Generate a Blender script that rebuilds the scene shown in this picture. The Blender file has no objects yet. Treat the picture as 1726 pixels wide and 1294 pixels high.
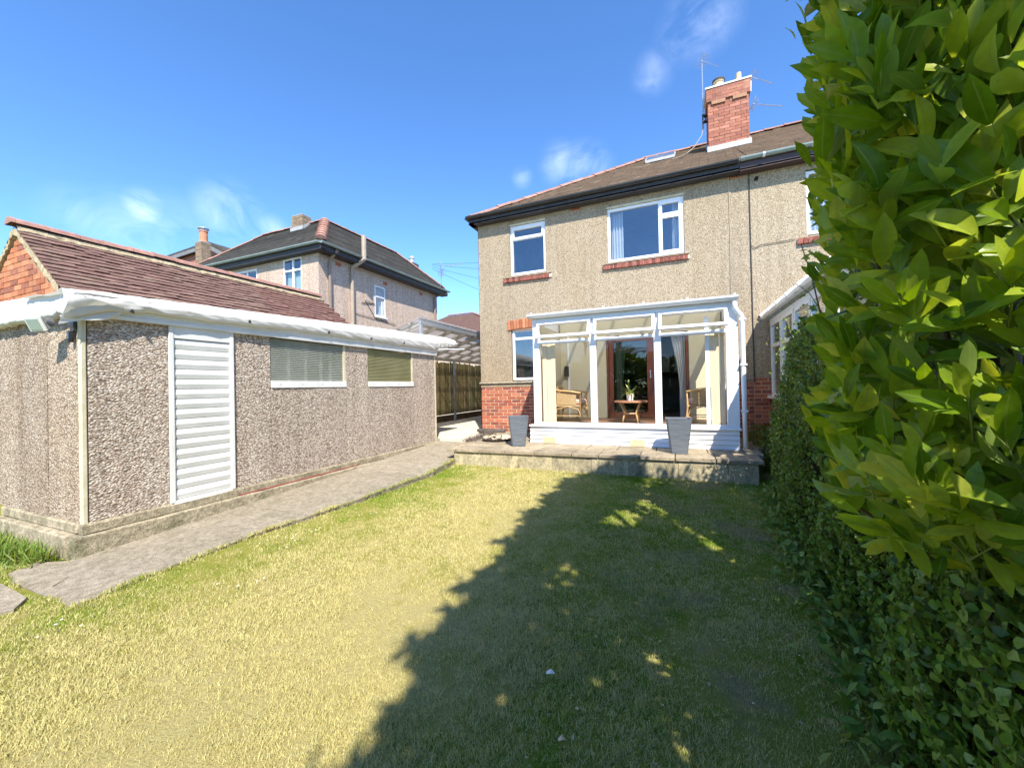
import bpy, math, random
import numpy as np
from mathutils import Vector, Matrix, Euler
R = math.radians
rng = np.random.default_rng(7)
random.seed(7)
ZL = 1.42                      # eye height above the near lawn; everything below is built eye-relative, lifted at the end
S = bpy.context.scene
C = S.collection

# ------------------------------------------------------------------ camera
yaw, pitch, roll = 0.4011514, 0.0073209, -0.0205840
f_ = Vector((-math.sin(yaw)*math.cos(pitch), math.cos(yaw)*math.cos(pitch), math.sin(pitch)))
r0 = Vector((math.cos(yaw), math.sin(yaw), 0)); u0 = r0.cross(f_)
r_ = math.cos(roll)*r0 + math.sin(roll)*u0; u_ = -math.sin(roll)*r0 + math.cos(roll)*u0
cam = bpy.data.cameras.new('camera'); camo = bpy.data.objects.new('camera', cam); C.objects.link(camo)
m = Matrix(((r_.x, u_.x, -f_.x), (r_.y, u_.y, -f_.y), (r_.z, u_.z, -f_.z))).to_4x4()
camo.matrix_world = m
cam.sensor_fit = 'HORIZONTAL'; cam.sensor_width = 36; cam.lens = 36*665.7/1726
cam.clip_start = 0.05; cam.clip_end = 2000
S.camera = camo
def proj(p):
    p = Vector(p); d = p.dot(f_)
    return 863+665.7*p.dot(r_)/d, 647-665.7*p.dot(u_)/d, d

# ------------------------------------------------------------------ sun, sky, exposure
SUN_EL = 49.5
sh = Vector((-.515, .857, 0)).normalized()            # horizontal direction the light travels
to_sun = Vector((-sh.x*math.cos(R(SUN_EL)), -sh.y*math.cos(R(SUN_EL)), math.sin(R(SUN_EL))))
sl = bpy.data.lights.new('sun', 'SUN'); sl.energy = 3.75; sl.angle = R(0.55); sl.color = (1.0, .945, .84)
so = bpy.data.objects.new('sun', sl); C.objects.link(so)
so.rotation_euler = to_sun.to_track_quat('Z', 'Y').to_euler(); so.location = (6, -8, 12)
W = bpy.data.worlds.new('World'); S.world = W; W.use_nodes = True
nt = W.node_tree; nt.nodes.clear()
wo = nt.nodes.new('ShaderNodeOutputWorld'); bg = nt.nodes.new('ShaderNodeBackground')
sky = nt.nodes.new('ShaderNodeTexSky'); sky.sky_type = 'NISHITA'; sky.sun_disc = False
sky.sun_elevation = R(SUN_EL); sky.sun_rotation = math.atan2(to_sun.x, to_sun.y)
sky.air_density = .78; sky.dust_density = .1; sky.ozone_density = 3.0; sky.altitude = 900
bg.inputs['Strength'].default_value = 0.15
tc = nt.nodes.new('ShaderNodeTexCoord')
def wn(kind, **kw):
    n = nt.nodes.new(kind)
    for k, v in kw.items(): setattr(n, k, v)
    return n
# a few thin fair-weather wisps at different bearings, torn by noise
mp = wn('ShaderNodeMapping'); mp.inputs['Scale'].default_value = (1.0, 1.0, 1.7); mp.inputs['Rotation'].default_value = (0, .5, 0)
nt.links.new(tc.outputs['Generated'], mp.inputs[0])
n1 = wn('ShaderNodeTexNoise'); n1.inputs['Scale'].default_value = 9; n1.inputs['Detail'].default_value = 8; n1.inputs['Roughness'].default_value = .6; n1.inputs['Distortion'].default_value = .6
nt.links.new(mp.outputs[0], n1.inputs['Vector'])
acc = None
for (px, py, rad, amp) in [(1185, 25, .08, .24), (1150, 60, .06, .18), (1100, 125, .05, .16), (945, 275, .06, .20), (985, 290, .08, .28), (880, 300, .03, .2), (242, 352, .045, .30), (215, 395, .09, .20), (290, 400, .10, .14), (385, 362, .08, .24), (130, 360, .06, .14), (455, 395, .05, .35), (-900, 250, .2, .8), (2600, 100, .25, .8), (-2000, -500, .3, .8)]:
    d = (f_+r_*((px-863)/665.7)-u_*((py-647)/665.7)).normalized()
    dp_ = wn('ShaderNodeVectorMath', operation='DISTANCE'); nt.links.new(tc.outputs['Generated'], dp_.inputs[0]); dp_.inputs[1].default_value = d
    mr = wn('ShaderNodeMapRange', interpolation_type='SMOOTHSTEP'); mr.inputs['From Min'].default_value = 0; mr.inputs['From Max'].default_value = rad
    mr.inputs['To Min'].default_value = amp; mr.inputs['To Max'].default_value = 0; nt.links.new(dp_.outputs['Value'], mr.inputs['Value'])
    if acc is None: acc = mr.outputs[0]
    else:
        ad = wn('ShaderNodeMath', operation='MAXIMUM'); nt.links.new(acc, ad.inputs[0]); nt.links.new(mr.outputs[0], ad.inputs[1]); acc = ad.outputs[0]
cr = wn('ShaderNodeValToRGB'); cr.color_ramp.elements[0].position = .38; cr.color_ramp.elements[1].position = .75
cr.color_ramp.elements[0].color = (0, 0, 0, 1); cr.color_ramp.elements[1].color = (1, 1, 1, 1)
nt.links.new(n1.outputs['Fac'], cr.inputs[0])
cm = wn('ShaderNodeMath', operation='MULTIPLY'); nt.links.new(cr.outputs[0], cm.inputs[0]); nt.links.new(acc, cm.inputs[1])
hs = wn('ShaderNodeHueSaturation'); hs.inputs['Saturation'].default_value = 1.17; hs.inputs['Value'].default_value = 1.11; hs.inputs['Hue'].default_value = .502
nt.links.new(sky.outputs[0], hs.inputs['Color'])
mx = wn('ShaderNodeMixRGB'); mx.inputs[2].default_value = (7.5, 8.0, 8.8, 1)
nt.links.new(cm.outputs[0], mx.inputs[0]); nt.links.new(hs.outputs[0], mx.inputs[1])
nt.links.new(mx.outputs[0], bg.inputs[0]); nt.links.new(bg.outputs[0], wo.inputs[0])
S.view_settings.view_transform = 'Standard'; S.view_settings.look = 'None'
S.view_settings.gamma = 1; S.view_settings.use_curve_mapping = False
S.view_settings.exposure = 1.32
S.cycles.max_bounces = 8; S.cycles.transparent_max_bounces = 16

# ------------------------------------------------------------------ materials
def base_mat(name):
    M = bpy.data.materials.new(name); M.use_nodes = True; t = M.node_tree
    return M, t, t.nodes['Principled BSDF'], t.nodes['Material Output']
def ramp(t, stops, fac):
    n = t.nodes.new('ShaderNodeValToRGB'); e = n.color_ramp.elements
    while len(e) < len(stops): e.new(.5)
    for i, (p, c) in enumerate(stops):
        e[i].position = p; e[i].color = (c[0], c[1], c[2], 1)
    t.links.new(fac, n.inputs[0]); return n.outputs[0]
def coord(t, scale=(1, 1, 1), kind='Object'):
    g = t.nodes.new('ShaderNodeTexCoord'); mp = t.nodes.new('ShaderNodeMapping'); mp.inputs['Scale'].default_value = scale
    t.links.new(g.outputs[kind], mp.inputs[0]); return mp.outputs[0]
def geo(t, scale=(1, 1, 1)):
    g = t.nodes.new('ShaderNodeNewGeometry'); mp = t.nodes.new('ShaderNodeMapping'); mp.inputs['Scale'].default_value = scale
    t.links.new(g.outputs['Position'], mp.inputs[0]); return mp.outputs[0]
def noise(t, vec, scale, detail=4, rough=.55):
    n = t.nodes.new('ShaderNodeTexNoise'); n.inputs['Scale'].default_value = scale; n.inputs['Detail'].default_value = detail
    n.inputs['Roughness'].default_value = rough; t.links.new(vec, n.inputs['Vector']); return n.outputs['Fac']
def mix(t, a, b, fac, mode='MIX'):
    n = t.nodes.new('ShaderNodeMixRGB'); n.blend_type = mode
    for i, x in ((0, fac), (1, a), (2, b)):
        if isinstance(x, (int, float)): n.inputs[i].default_value = x
        elif isinstance(x, tuple): n.inputs[i].default_value = (x[0], x[1], x[2], 1)
        else: t.links.new(x, n.inputs[i])
    return n.outputs[0]
def bump(t, bs, h, strength, dist):
    b = t.nodes.new('ShaderNodeBump'); b.inputs['Strength'].default_value = strength; b.inputs['Distance'].default_value = dist
    t.links.new(h, b.inputs['Height']); t.links.new(b.outputs[0], bs.inputs['Normal'])
def objrand(t):
    return t.nodes.new('ShaderNodeObjectInfo').outputs['Random']
def simple(name, c1, c2=None, scale=6, rough=.6, bs_=.15, bscale=40, spec=.5, metal=0, rand=0.0, stain=None, stretch=(1, 1, 1), speck=0):
    """two-tone noisy paint/concrete/wood/metal; rand = per-object brightness spread; stain = (colour, scale, threshold)"""
    M, t, b, o = base_mat(name); v = geo(t, stretch)
    c2 = c2 or tuple(x*.85 for x in c1)
    col = ramp(t, [(.32, c1), (.68, c2)], noise(t, v, scale, 6))
    if stain:
        f = ramp(t, [(stain[2], (0, 0, 0)), (min(stain[2]+.18, 1), (1, 1, 1))], noise(t, v, stain[1], 7, .65))
        col = mix(t, col, stain[0], f)
    if speck:
        col = mix(t, col, ramp(t, [(.30, (1-speck,)*3), (.5, (1, 1, 1)), (.72, (1+speck,)*3)], noise(t, geo(t), 110, 3, .7)), 1.0, 'MULTIPLY')
        col = mix(t, col, ramp(t, [(.35, (1-speck*.6,)*3), (.65, (1+speck*.4,)*3)], noise(t, geo(t), 24, 4, .6)), 1.0, 'MULTIPLY')
    if rand:
        k = ramp(t, [(0, (1-rand,)*3), (1, (1+rand,)*3)], objrand(t)); col = mix(t, col, k, 1.0, 'MULTIPLY')
    t.links.new(col, b.inputs['Base Color']); b.inputs['Roughness'].default_value = rough
    b.inputs['Metallic'].default_value = metal; b.inputs['Specular IOR Level'].default_value = spec
    if bs_: bump(t, b, noise(t, v, bscale, 5, .6), bs_, .01)
    return M
def pebbledash(name, cols, scale, dirt=(.25, .22, .18), dirt_f=.35, dist=.006, streak=True, stretch=(1, 1, 1)):
    M, t, b, o = base_mat(name); v = geo(t, stretch)
    vo = t.nodes.new('ShaderNodeTexVoronoi'); vo.inputs['Scale'].default_value = scale; t.links.new(v, vo.inputs['Vector'])
    sep = t.nodes.new('ShaderNodeSeparateColor'); t.links.new(vo.outputs['Color'], sep.inputs[0])
    n = len(cols); col = ramp(t, [(i/max(n-1, 1), c) for i, c in enumerate(cols)], sep.outputs[0])
    edge = ramp(t, [(.30, (1, 1, 1)), (.72, (.40, .38, .36))], vo.outputs['Distance'])
    col = mix(t, col, edge, .75, 'MULTIPLY')
    big = ramp(t, [(.35, (1, 1, 1)), (.70, tuple(x/.3 for x in dirt))], noise(t, geo(t, (1, 1, .35)), 1.6, 6, .6))
    col = mix(t, col, big, dirt_f, 'MULTIPLY')
    if streak:
        st = ramp(t, [(.45, (1, 1, 1)), (.75, (.62, .60, .57))], noise(t, geo(t, (5, 5, .25)), 1.7, 4, .6))
        col = mix(t, col, st, .5, 'MULTIPLY')
    col = mix(t, col, ramp(t, [(0, (.86, .84, .83)), (1, (1.08, 1.08, 1.08))], objrand(t)), 1.0, 'MULTIPLY')
    t.links.new(col, b.inputs['Base Color']); b.inputs['Roughness'].default_value = .85; b.inputs['Specular IOR Level'].default_value = .25
    inv = t.nodes.new('ShaderNodeMath'); inv.operation = 'SUBTRACT'; inv.inputs[0].default_value = 1; t.links.new(vo.outputs['Distance'], inv.inputs[1])
    bump(t, b, inv.outputs[0], 1.0, dist)
    return M
def glass(name, tint=(.9, .95, .95), refl=1.9, rough=.01, trans=.85):
    M, t, b, o = base_mat(name); t.nodes.remove(b)
    g = t.nodes.new('ShaderNodeNewGeometry'); dt = t.nodes.new('ShaderNodeVectorMath'); dt.operation = 'DOT_PRODUCT'; t.links.new(g.outputs['Normal'], dt.inputs[0]); t.links.new(g.outputs['Incoming'], dt.inputs[1])
    def mth(op, a, b2=None):
        n = t.nodes.new('ShaderNodeMath'); n.operation = op
        for i, x in enumerate((a, b2)):
            if x is None: continue
            if isinstance(x, (int, float)): n.inputs[i].default_value = x
            else: t.links.new(x, n.inputs[i])
        return n.outputs[0]
    F0 = ((refl-1)/(refl+1))**2
    fac = mth('ADD', mth('MULTIPLY', mth('POWER', mth('SUBTRACT', 1.0, mth('ABSOLUTE', dt.outputs['Value'])), 5.0), 1-F0), F0)
    tr = t.nodes.new('ShaderNodeBsdfTransparent'); tr.inputs[0].default_value = (tint[0]*trans, tint[1]*trans, tint[2]*trans, 1)
    gl = t.nodes.new('ShaderNodeBsdfGlossy'); gl.inputs['Roughness'].default_value = rough
    wv = noise(t, geo(t), 1.3, 2); bb = t.nodes.new('ShaderNodeBump'); bb.inputs['Strength'].default_value = .12; bb.inputs['Distance'].default_value = .02
    t.links.new(wv, bb.inputs['Height']); t.links.new(bb.outputs[0], gl.inputs['Normal'])
    ms = t.nodes.new('ShaderNodeMixShader'); t.links.new(fac, ms.inputs[0]); t.links.new(tr.outputs[0], ms.inputs[1]); t.links.new(gl.outputs[0], ms.inputs[2])
    t.links.new(ms.outputs[0], o.inputs[0]); return M
def translucent(name, c1, c2, scale, tr=.4, alpha=0.0, rough=.5, bs_=.2):
    M, t, b, o = base_mat(name)
    col = ramp(t, [(.35, c1), (.65, c2)], noise(t, geo(t), scale, 5)); t.links.new(col, b.inputs['Base Color']); b.inputs['Roughness'].default_value = rough
    tl = t.nodes.new('ShaderNodeBsdfTranslucent'); t.links.new(col, tl.inputs[0])
    ms = t.nodes.new('ShaderNodeMixShader'); ms.inputs[0].default_value = tr
    t.links.new(b.outputs[0], ms.inputs[1]); t.links.new(tl.outputs[0], ms.inputs[2]); out = ms.outputs[0]
    if alpha:
        tp = t.nodes.new('ShaderNodeBsdfTransparent'); m2 = t.nodes.new('ShaderNodeMixShader'); m2.inputs[0].default_value = alpha
        t.links.new(out, m2.inputs[1]); t.links.new(tp.outputs[0], m2.inputs[2]); out = m2.outputs[0]
    t.links.new(out, o.inputs[0])
    if bs_: bump(t, b, noise(t, geo(t), scale*5, 4), bs_, .01)
    return M
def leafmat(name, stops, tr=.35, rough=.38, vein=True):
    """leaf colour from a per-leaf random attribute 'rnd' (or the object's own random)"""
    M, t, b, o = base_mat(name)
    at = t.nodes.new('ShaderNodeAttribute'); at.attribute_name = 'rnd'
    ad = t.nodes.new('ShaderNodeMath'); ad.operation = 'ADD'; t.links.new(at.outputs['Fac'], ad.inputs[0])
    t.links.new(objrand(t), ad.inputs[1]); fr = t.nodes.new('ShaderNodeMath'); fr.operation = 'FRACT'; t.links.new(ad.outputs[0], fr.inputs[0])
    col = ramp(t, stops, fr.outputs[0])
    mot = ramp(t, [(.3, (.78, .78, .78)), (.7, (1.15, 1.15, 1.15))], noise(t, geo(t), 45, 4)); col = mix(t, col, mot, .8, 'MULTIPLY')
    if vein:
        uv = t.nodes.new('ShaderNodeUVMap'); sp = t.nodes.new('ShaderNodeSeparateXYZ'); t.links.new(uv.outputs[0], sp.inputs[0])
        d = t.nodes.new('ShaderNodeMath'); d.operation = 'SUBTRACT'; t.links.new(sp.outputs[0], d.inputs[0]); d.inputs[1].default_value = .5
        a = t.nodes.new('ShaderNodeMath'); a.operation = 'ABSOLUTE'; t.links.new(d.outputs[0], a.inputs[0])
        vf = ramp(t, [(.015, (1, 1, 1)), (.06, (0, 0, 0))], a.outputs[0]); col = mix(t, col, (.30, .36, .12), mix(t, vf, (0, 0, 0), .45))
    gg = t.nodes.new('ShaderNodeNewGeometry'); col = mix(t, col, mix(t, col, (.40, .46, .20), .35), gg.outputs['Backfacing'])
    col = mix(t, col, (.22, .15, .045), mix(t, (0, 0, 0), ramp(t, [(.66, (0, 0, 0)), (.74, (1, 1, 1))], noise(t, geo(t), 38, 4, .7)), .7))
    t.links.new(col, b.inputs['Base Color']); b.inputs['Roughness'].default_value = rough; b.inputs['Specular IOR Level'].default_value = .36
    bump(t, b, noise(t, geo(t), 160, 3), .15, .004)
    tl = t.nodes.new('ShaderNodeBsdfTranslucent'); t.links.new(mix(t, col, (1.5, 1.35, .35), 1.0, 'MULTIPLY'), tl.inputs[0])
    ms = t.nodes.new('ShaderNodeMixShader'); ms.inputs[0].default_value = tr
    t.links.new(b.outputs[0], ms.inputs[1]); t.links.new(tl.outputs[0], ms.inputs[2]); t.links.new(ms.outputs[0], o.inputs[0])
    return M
M = {}
M['render'] = pebbledash('spar_dash_render', [(.34, .26, .165), (.50, .40, .275), (.62, .525, .375), (.43, .34, .23), (.68, .59, .445), (.29, .22, .14)], 80, dirt=(.26, .25, .22), dirt_f=.45, dist=.005)
M['render_pink'] = pebbledash('pink_dash_render', [(.54, .395, .295), (.72, .56, .445), (.80, .67, .555), (.60, .455, .355), (.84, .72, .615)], 48, dirt=(.28, .26, .24), dirt_f=.35, dist=.004)
M['pebble'] = pebbledash('garage_pebbledash', [(.22, .165, .13), (.60, .49, .39), (.38, .29, .23), (.82, .73, .61), (.52, .42, .34), (.88, .82, .72), (.32, .245, .20), (.70, .60, .50), (.85, .77, .66)], 66, dirt=(.24, .22, .20), dirt_f=.4, dist=.012, stretch=(1, .75, 1.3))
M['concrete'] = simple('old_concrete', (.38, .33, .25), (.24, .21, .16), 7, .9, .6, 60, .2, stain=((.10, .10, .07), 4, .55), speck=0.5)
M['concrete_green'] = simple('mossy_concrete', (.42, .36, .25), (.27, .23, .155), 5, .95, .7, 50, .2, stain=((.11, .115, .05), 2.6, .52), speck=0.55)
M['path'] = simple('path_concrete', (.35, .30, .225), (.25, .21, .15), 9, .95, .8, 90, .2, rand=.06, stain=((.22, .20, .13), 3.5, .55), speck=0.38)
M['drive'] = simple('drive_concrete', (.62, .57, .46), (.50, .45, .35), 4, .95, .4, 70, .2, rand=.05, speck=0.3)
M['flag'] = simple('stone_flag', (.40, .325, .22), (.26, .21, .145), 3.5, .9, .4, 45, .25, rand=.12, stain=((.15, .13, .09), 5, .55), speck=0.4)
M['block'] = simple('terrace_block', (.50, .42, .26), (.29, .25, .16), 3.2, .95, .6, 40, .2, rand=.10, stain=((.16, .15, .085), 4, .56), stretch=(1.8, 1.8, .55), speck=0.45)
M['upvc'] = simple('white_upvc', (.82, .83, .84), (.78, .79, .80), 3, .28, .02, 20)
M['white_paint'] = simple('white_board', (.78, .78, .75), (.68, .68, .64), 4, .45, .05, 30, stain=((.45, .44, .36), 5, .66))
M['cream_paint'] = simple('cream_trim', (.66, .60, .42), (.52, .46, .32), 8, .7, .2, 40)
M['tarp'] = translucent('white_tarpaulin', (.82, .81, .77), (.72, .70, .64), 2.2, .22, 0, .5, .25)
M['black'] = simple('black_gutter', (.018, .018, .02), (.03, .03, .032), 6, .3, .03, 20)
M['soffit'] = simple('dark_soffit', (.03, .025, .028), (.05, .045, .045), 8, .6, .1, 30)
M['grey_gutter'] = simple('grey_green_gutter', (.28, .34, .32), (.20, .25, .24), 4, .4, .05, 20)
M['brick'] = [simple('red_brick_%d' % i, c, tuple(x*.7 for x in c), 22, .9, .45, 90, .2, rand=.22, stain=((.42, .26, .18), 11, .70)) for i, c in enumerate([(.47, .155, .085), (.41, .125, .07), (.52, .19, .105), (.34, .12, .085)])]
M['sill_brick'] = [simple('dark_sill_brick_%d' % i, c, tuple(x*.6 for x in c), 22, .9, .45, 90, .2, rand=.3) for i, c in enumerate([(.30, .105, .075), (.24, .08, .06)])]
M['brick_orange'] = [simple('orange_brick_%d' % i, c, tuple(x*.72 for x in c), 14, .9, .5, 80, .2, rand=.15, stain=((.55, .33, .18), 9, .68)) for i, c in enumerate([(.55, .215, .105), (.47, .17, .085), (.58, .25, .13), (.37, .145, .095)])]
M['mortar'] = simple('pale_mortar', (.72, .57, .43), (.60, .47, .35), 20, .95, .5, 90, .1)
M['mortar_o'] = simple('orange_mortar', (.42, .25, .15), (.34, .19, .12), 20, .95, .5, 90, .1)
M['mortar_y'] = simple('verge_mortar', (.46, .38, .24), (.34, .27, .17), 12, .95, .9, 45, .1, stain=((.18, .15, .10), 8, .6), speck=0.5)
M['tile'] = [simple('clay_tile_%d' % i, c, tuple(x*.75 for x in c), 9, .9, .4, 70, .2, rand=.09, stain=((.32, .27, .18), 2.4, .60)) for i, c in enumerate([(.215, .125, .10), (.19, .11, .088), (.235, .145, .112)])]
M['tile_far'] = simple('clay_tile_rows', (.22, .12, .095), (.17, .09, .07), 7, .9, .4, 60, .2, stain=((.33, .27, .18), 1.4, .58))
M['house_tile'] = simple('weathered_tile', (.185, .125, .085), (.13, .095, .068), 3.0, .95, .5, 50, .15, stain=((.24, .19, .12), 2.0, .55))
M['dark_tile'] = simple('dark_tile', (.055, .05, .045), (.085, .078, .066), 4, .95, .5, 40, .15, stain=((.13, .125, .09), 2.5, .58))
M['far_tile'] = simple('far_brown_tile', (.13, .075, .06), (.10, .06, .05), 3, .95, .4, 20, .15)
M['ridge'] = simple('ridge_tile_clay', (.40, .22, .165), (.28, .15, .12), 9, .85, .4, 60, .2, rand=.15, stain=((.42, .35, .25), 9, .62))
M['lead'] = simple('lead_flashing', (.40, .41, .42), (.30, .31, .32), 10, .6, .3, 40)
M['old_brick'] = None
M['terracotta'] = simple('buff_pot', (.62, .48, .30), (.52, .38, .24), 10, .8, .2, 50)
M['red_pot'] = simple('orange_pot', (.60, .24, .13), (.50, .19, .10), 10, .8, .2, 50)
M['galv'] = simple('galvanised_metal', (.52, .55, .57), (.40, .43, .45), 14, .42, .05, 60, metal=.6)
M['sheet'] = translucent('carport_sheet', (.55, .50, .46), (.42, .36, .33), 3, .5, .12, .4, .05)
M['oldwood'] = simple('weathered_fence_wood', (.56, .44, .22), (.27, .20, .10), 6, .9, .6, 70, .2, rand=.35, stain=((.26, .32, .08), 3.2, .50), stretch=(3, 3, .6))
M['darkwood'] = simple('dark_sleeper', (.10, .065, .035), (.06, .04, .022), 6, .9, .6, 50, .2)
M['rafter'] = simple('pale_rafter', (.50, .46, .38), (.36, .33, .27), 6, .8, .2, 50)
M['brown_pipe'] = simple('brown_downpipe', (.26, .20, .15), (.20, .155, .12), 6, .5, .1, 40)
M['beige_pipe'] = simple('beige_flue', (.42, .34, .25), (.34, .27, .20), 6, .6, .1, 40)
M['mahogany'] = simple('brown_door_frame', (.20, .055, .022), (.13, .035, .015), 9, .35, .1, 60, stretch=(4, 4, .5))
M['plaster'] = simple('cream_wall', (.62, .56, .38), (.56, .50, .34), 1.5, .85, .08, 40)
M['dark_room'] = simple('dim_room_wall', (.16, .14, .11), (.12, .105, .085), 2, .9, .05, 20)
M['blind'] = simple('beige_blind', (.74, .62, .42), (.70, .58, .39), 3, .8, .15, 60, stretch=(14, 14, .3))
M['floor_in'] = simple('brown_floor', (.26, .14, .09), (.20, .11, .07), 5, .5, .1, 30)
M['curtain'] = translucent('white_curtain', (.80, .81, .80), (.72, .74, .73), 3, .35, 0, .9, .1)
M['curtain_green'] = translucent('pale_green_curtain', (.62, .76, .68), (.54, .68, .60), 3, .35, 0, .9, .1)
M['vent'] = simple('yellowed_vent', (.78, .70, .40), (.70, .62, .36), 6, .6, .1, 30)
M['cane'] = simple('golden_cane', (.66, .44, .19), (.52, .32, .13), 12, .4, .15, 80)
M['weave'] = simple('woven_wicker', (.58, .42, .22), (.42, .28, .13), 60, .7, .8, 220)
M['wood_top'] = simple('table_top', (.42, .20, .10), (.34, .16, .08), 8, .35, .05, 60)
M['pot_white'] = simple('white_plant_pot', (.72, .73, .74), (.64, .65, .66), 8, .5, .1, 40)
M['planter'] = simple('grey_slate_planter', (.16, .18, .205), (.105, .12, .14), 9, .6, .55, 26, stretch=(.5, .5, 5))
M['soil'] = simple('dark_soil', (.06, .04, .025), (.035, .025, .015), 20, 1, .8, 60, .1)
M['stone'] = simple('pale_pebble', (.66, .56, .40), (.48, .38, .26), 20, .8, .3, 50, rand=.25)
M['dish'] = simple('dark_dish', (.09, .075, .065), (.06, .05, .045), 9, .7, .1, 40)
M['twig'] = simple('dry_heather', (.17, .13, .105), (.09, .07, .055), 40, .95, .3, 60)
M['alu'] = simple('aerial_aluminium', (.55, .56, .58), (.45, .46, .48), 9, .35, 0, 20, metal=.7)
M['cable'] = simple('dark_cable', (.03, .028, .03), (.04, .035, .035), 9, .6, 0, 20)
M['cable_pale'] = simple('pale_cable', (.48, .40, .30), (.42, .35, .26), 9, .6, 0, 20)
M['red'] = simple('faded_red_strip', (.30, .05, .04), (.22, .04, .03), 12, .6, .1, 40)
M['corr1'] = translucent('clear_corrugated', (.50, .53, .43), (.64, .66, .56), 2.2, .3, .30, .2, 0)
M['corr2'] = translucent('yellowed_corrugated', (.40, .38, .18), (.50, .47, .25), 2.0, .3, .10, .15, 0)
M['glass'] = glass('window_glass', (.95, .98, 1.0), 2.1, .01, .97)
M['glass_clear'] = glass('clear_glass', (1, 1, 1), 1.3, .005, .99)
M['glass_door'] = glass('door_glass', (.75, .9, .8), 1.7, .01, .6)
M['brown_brickwork'] = None
def brickwork(name, c1, c2, mort, sx=.225, sz=.075):
    Mt, t, b, o = base_mat(name); g = t.nodes.new('ShaderNodeNewGeometry'); sp = t.nodes.new('ShaderNodeSeparateXYZ'); t.links.new(g.outputs['Position'], sp.inputs[0])
    ad = t.nodes.new('ShaderNodeMath'); ad.operation = 'ADD'; t.links.new(sp.outputs[0], ad.inputs[0]); t.links.new(sp.outputs[1], ad.inputs[1])
    cb = t.nodes.new('ShaderNodeCombineXYZ'); t.links.new(ad.outputs[0], cb.inputs[0]); t.links.new(sp.outputs[2], cb.inputs[1])
    br = t.nodes.new('ShaderNodeTexBrick'); br.inputs['Scale'].default_value = 1; br.inputs['Brick Width'].default_value = sx; br.inputs['Row Height'].default_value = sz
    br.inputs['Mortar Size'].default_value = .008; br.inputs['Color1'].default_value = (*c1, 1); br.inputs['Color2'].default_value = (*c2, 1); br.inputs['Mortar'].default_value = (*mort, 1)
    t.links.new(cb.outputs[0], br.inputs['Vector'])
    col = mix(t, br.outputs['Color'], ramp(t, [(.3, (.6, .6, .6)), (.7, (1.2, 1.2, 1.2))], noise(t, geo(t), 9, 6)), .8, 'MULTIPLY')
    t.links.new(col, b.inputs['Base Color']); b.inputs['Roughness'].default_value = .9
    inv = t.nodes.new('ShaderNodeMath'); inv.operation = 'SUBTRACT'; inv.inputs[0].default_value = 1; t.links.new(br.outputs['Fac'], inv.inputs[1])
    bump(t, b, inv.outputs[0], .8, .01); return Mt
M['brown_brickwork'] = brickwork('sooty_brickwork', (.20, .13, .08), (.30, .20, .12), (.30, .25, .18))
M['far_brickwork'] = brickwork('far_red_brickwork', (.40, .13, .08), (.34, .11, .07), (.40, .25, .18))
M['black_hole'] = simple('dark_opening', (.012, .01, .01), (.02, .015, .015), 9, .9, 0, 20)
M['laurel'] = leafmat('laurel_leaf', [(0, (.095, .185, .008)), (.3, (.18, .30, .014)), (.65, (.27, .385, .022)), (.88, (.39, .47, .045)), (1, (.50, .53, .09))], .50, .36)
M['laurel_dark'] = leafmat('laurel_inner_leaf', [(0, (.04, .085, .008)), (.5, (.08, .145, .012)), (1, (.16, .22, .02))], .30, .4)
M['ivy'] = leafmat('ivy_leaf', [(0, (.04, .08, .006)), (.5, (.10, .18, .012)), (.85, (.17, .27, .025)), (1, (.24, .31, .06))], .28, .45, vein=False)
M['weed'] = leafmat('weed_leaf', [(0, (.08, .15, .015)), (.6, (.14, .23, .03)), (1, (.28, .34, .08))], .3, .5, vein=False)
M['spiky'] = leafmat('spiky_plant_leaf', [(0, (.38, .48, .12)), (1, (.58, .62, .26))], .3, .5, vein=False)
M['bark'] = simple('brown_stem', (.16, .10, .055), (.09, .06, .035), 20, .9, .5, 60)
M['bud'] = simple('pale_petal', (.75, .76, .70), (.65, .66, .6), 20, .7, 0, 60)
M['paper'] = simple('pale_scrap', (.72, .70, .62), (.62, .60, .52), 20, .7, .2, 60)
M['pan'] = simple('dark_pan', (.03, .03, .03), (.05, .045, .04), 9, .4, .05, 20)

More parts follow.
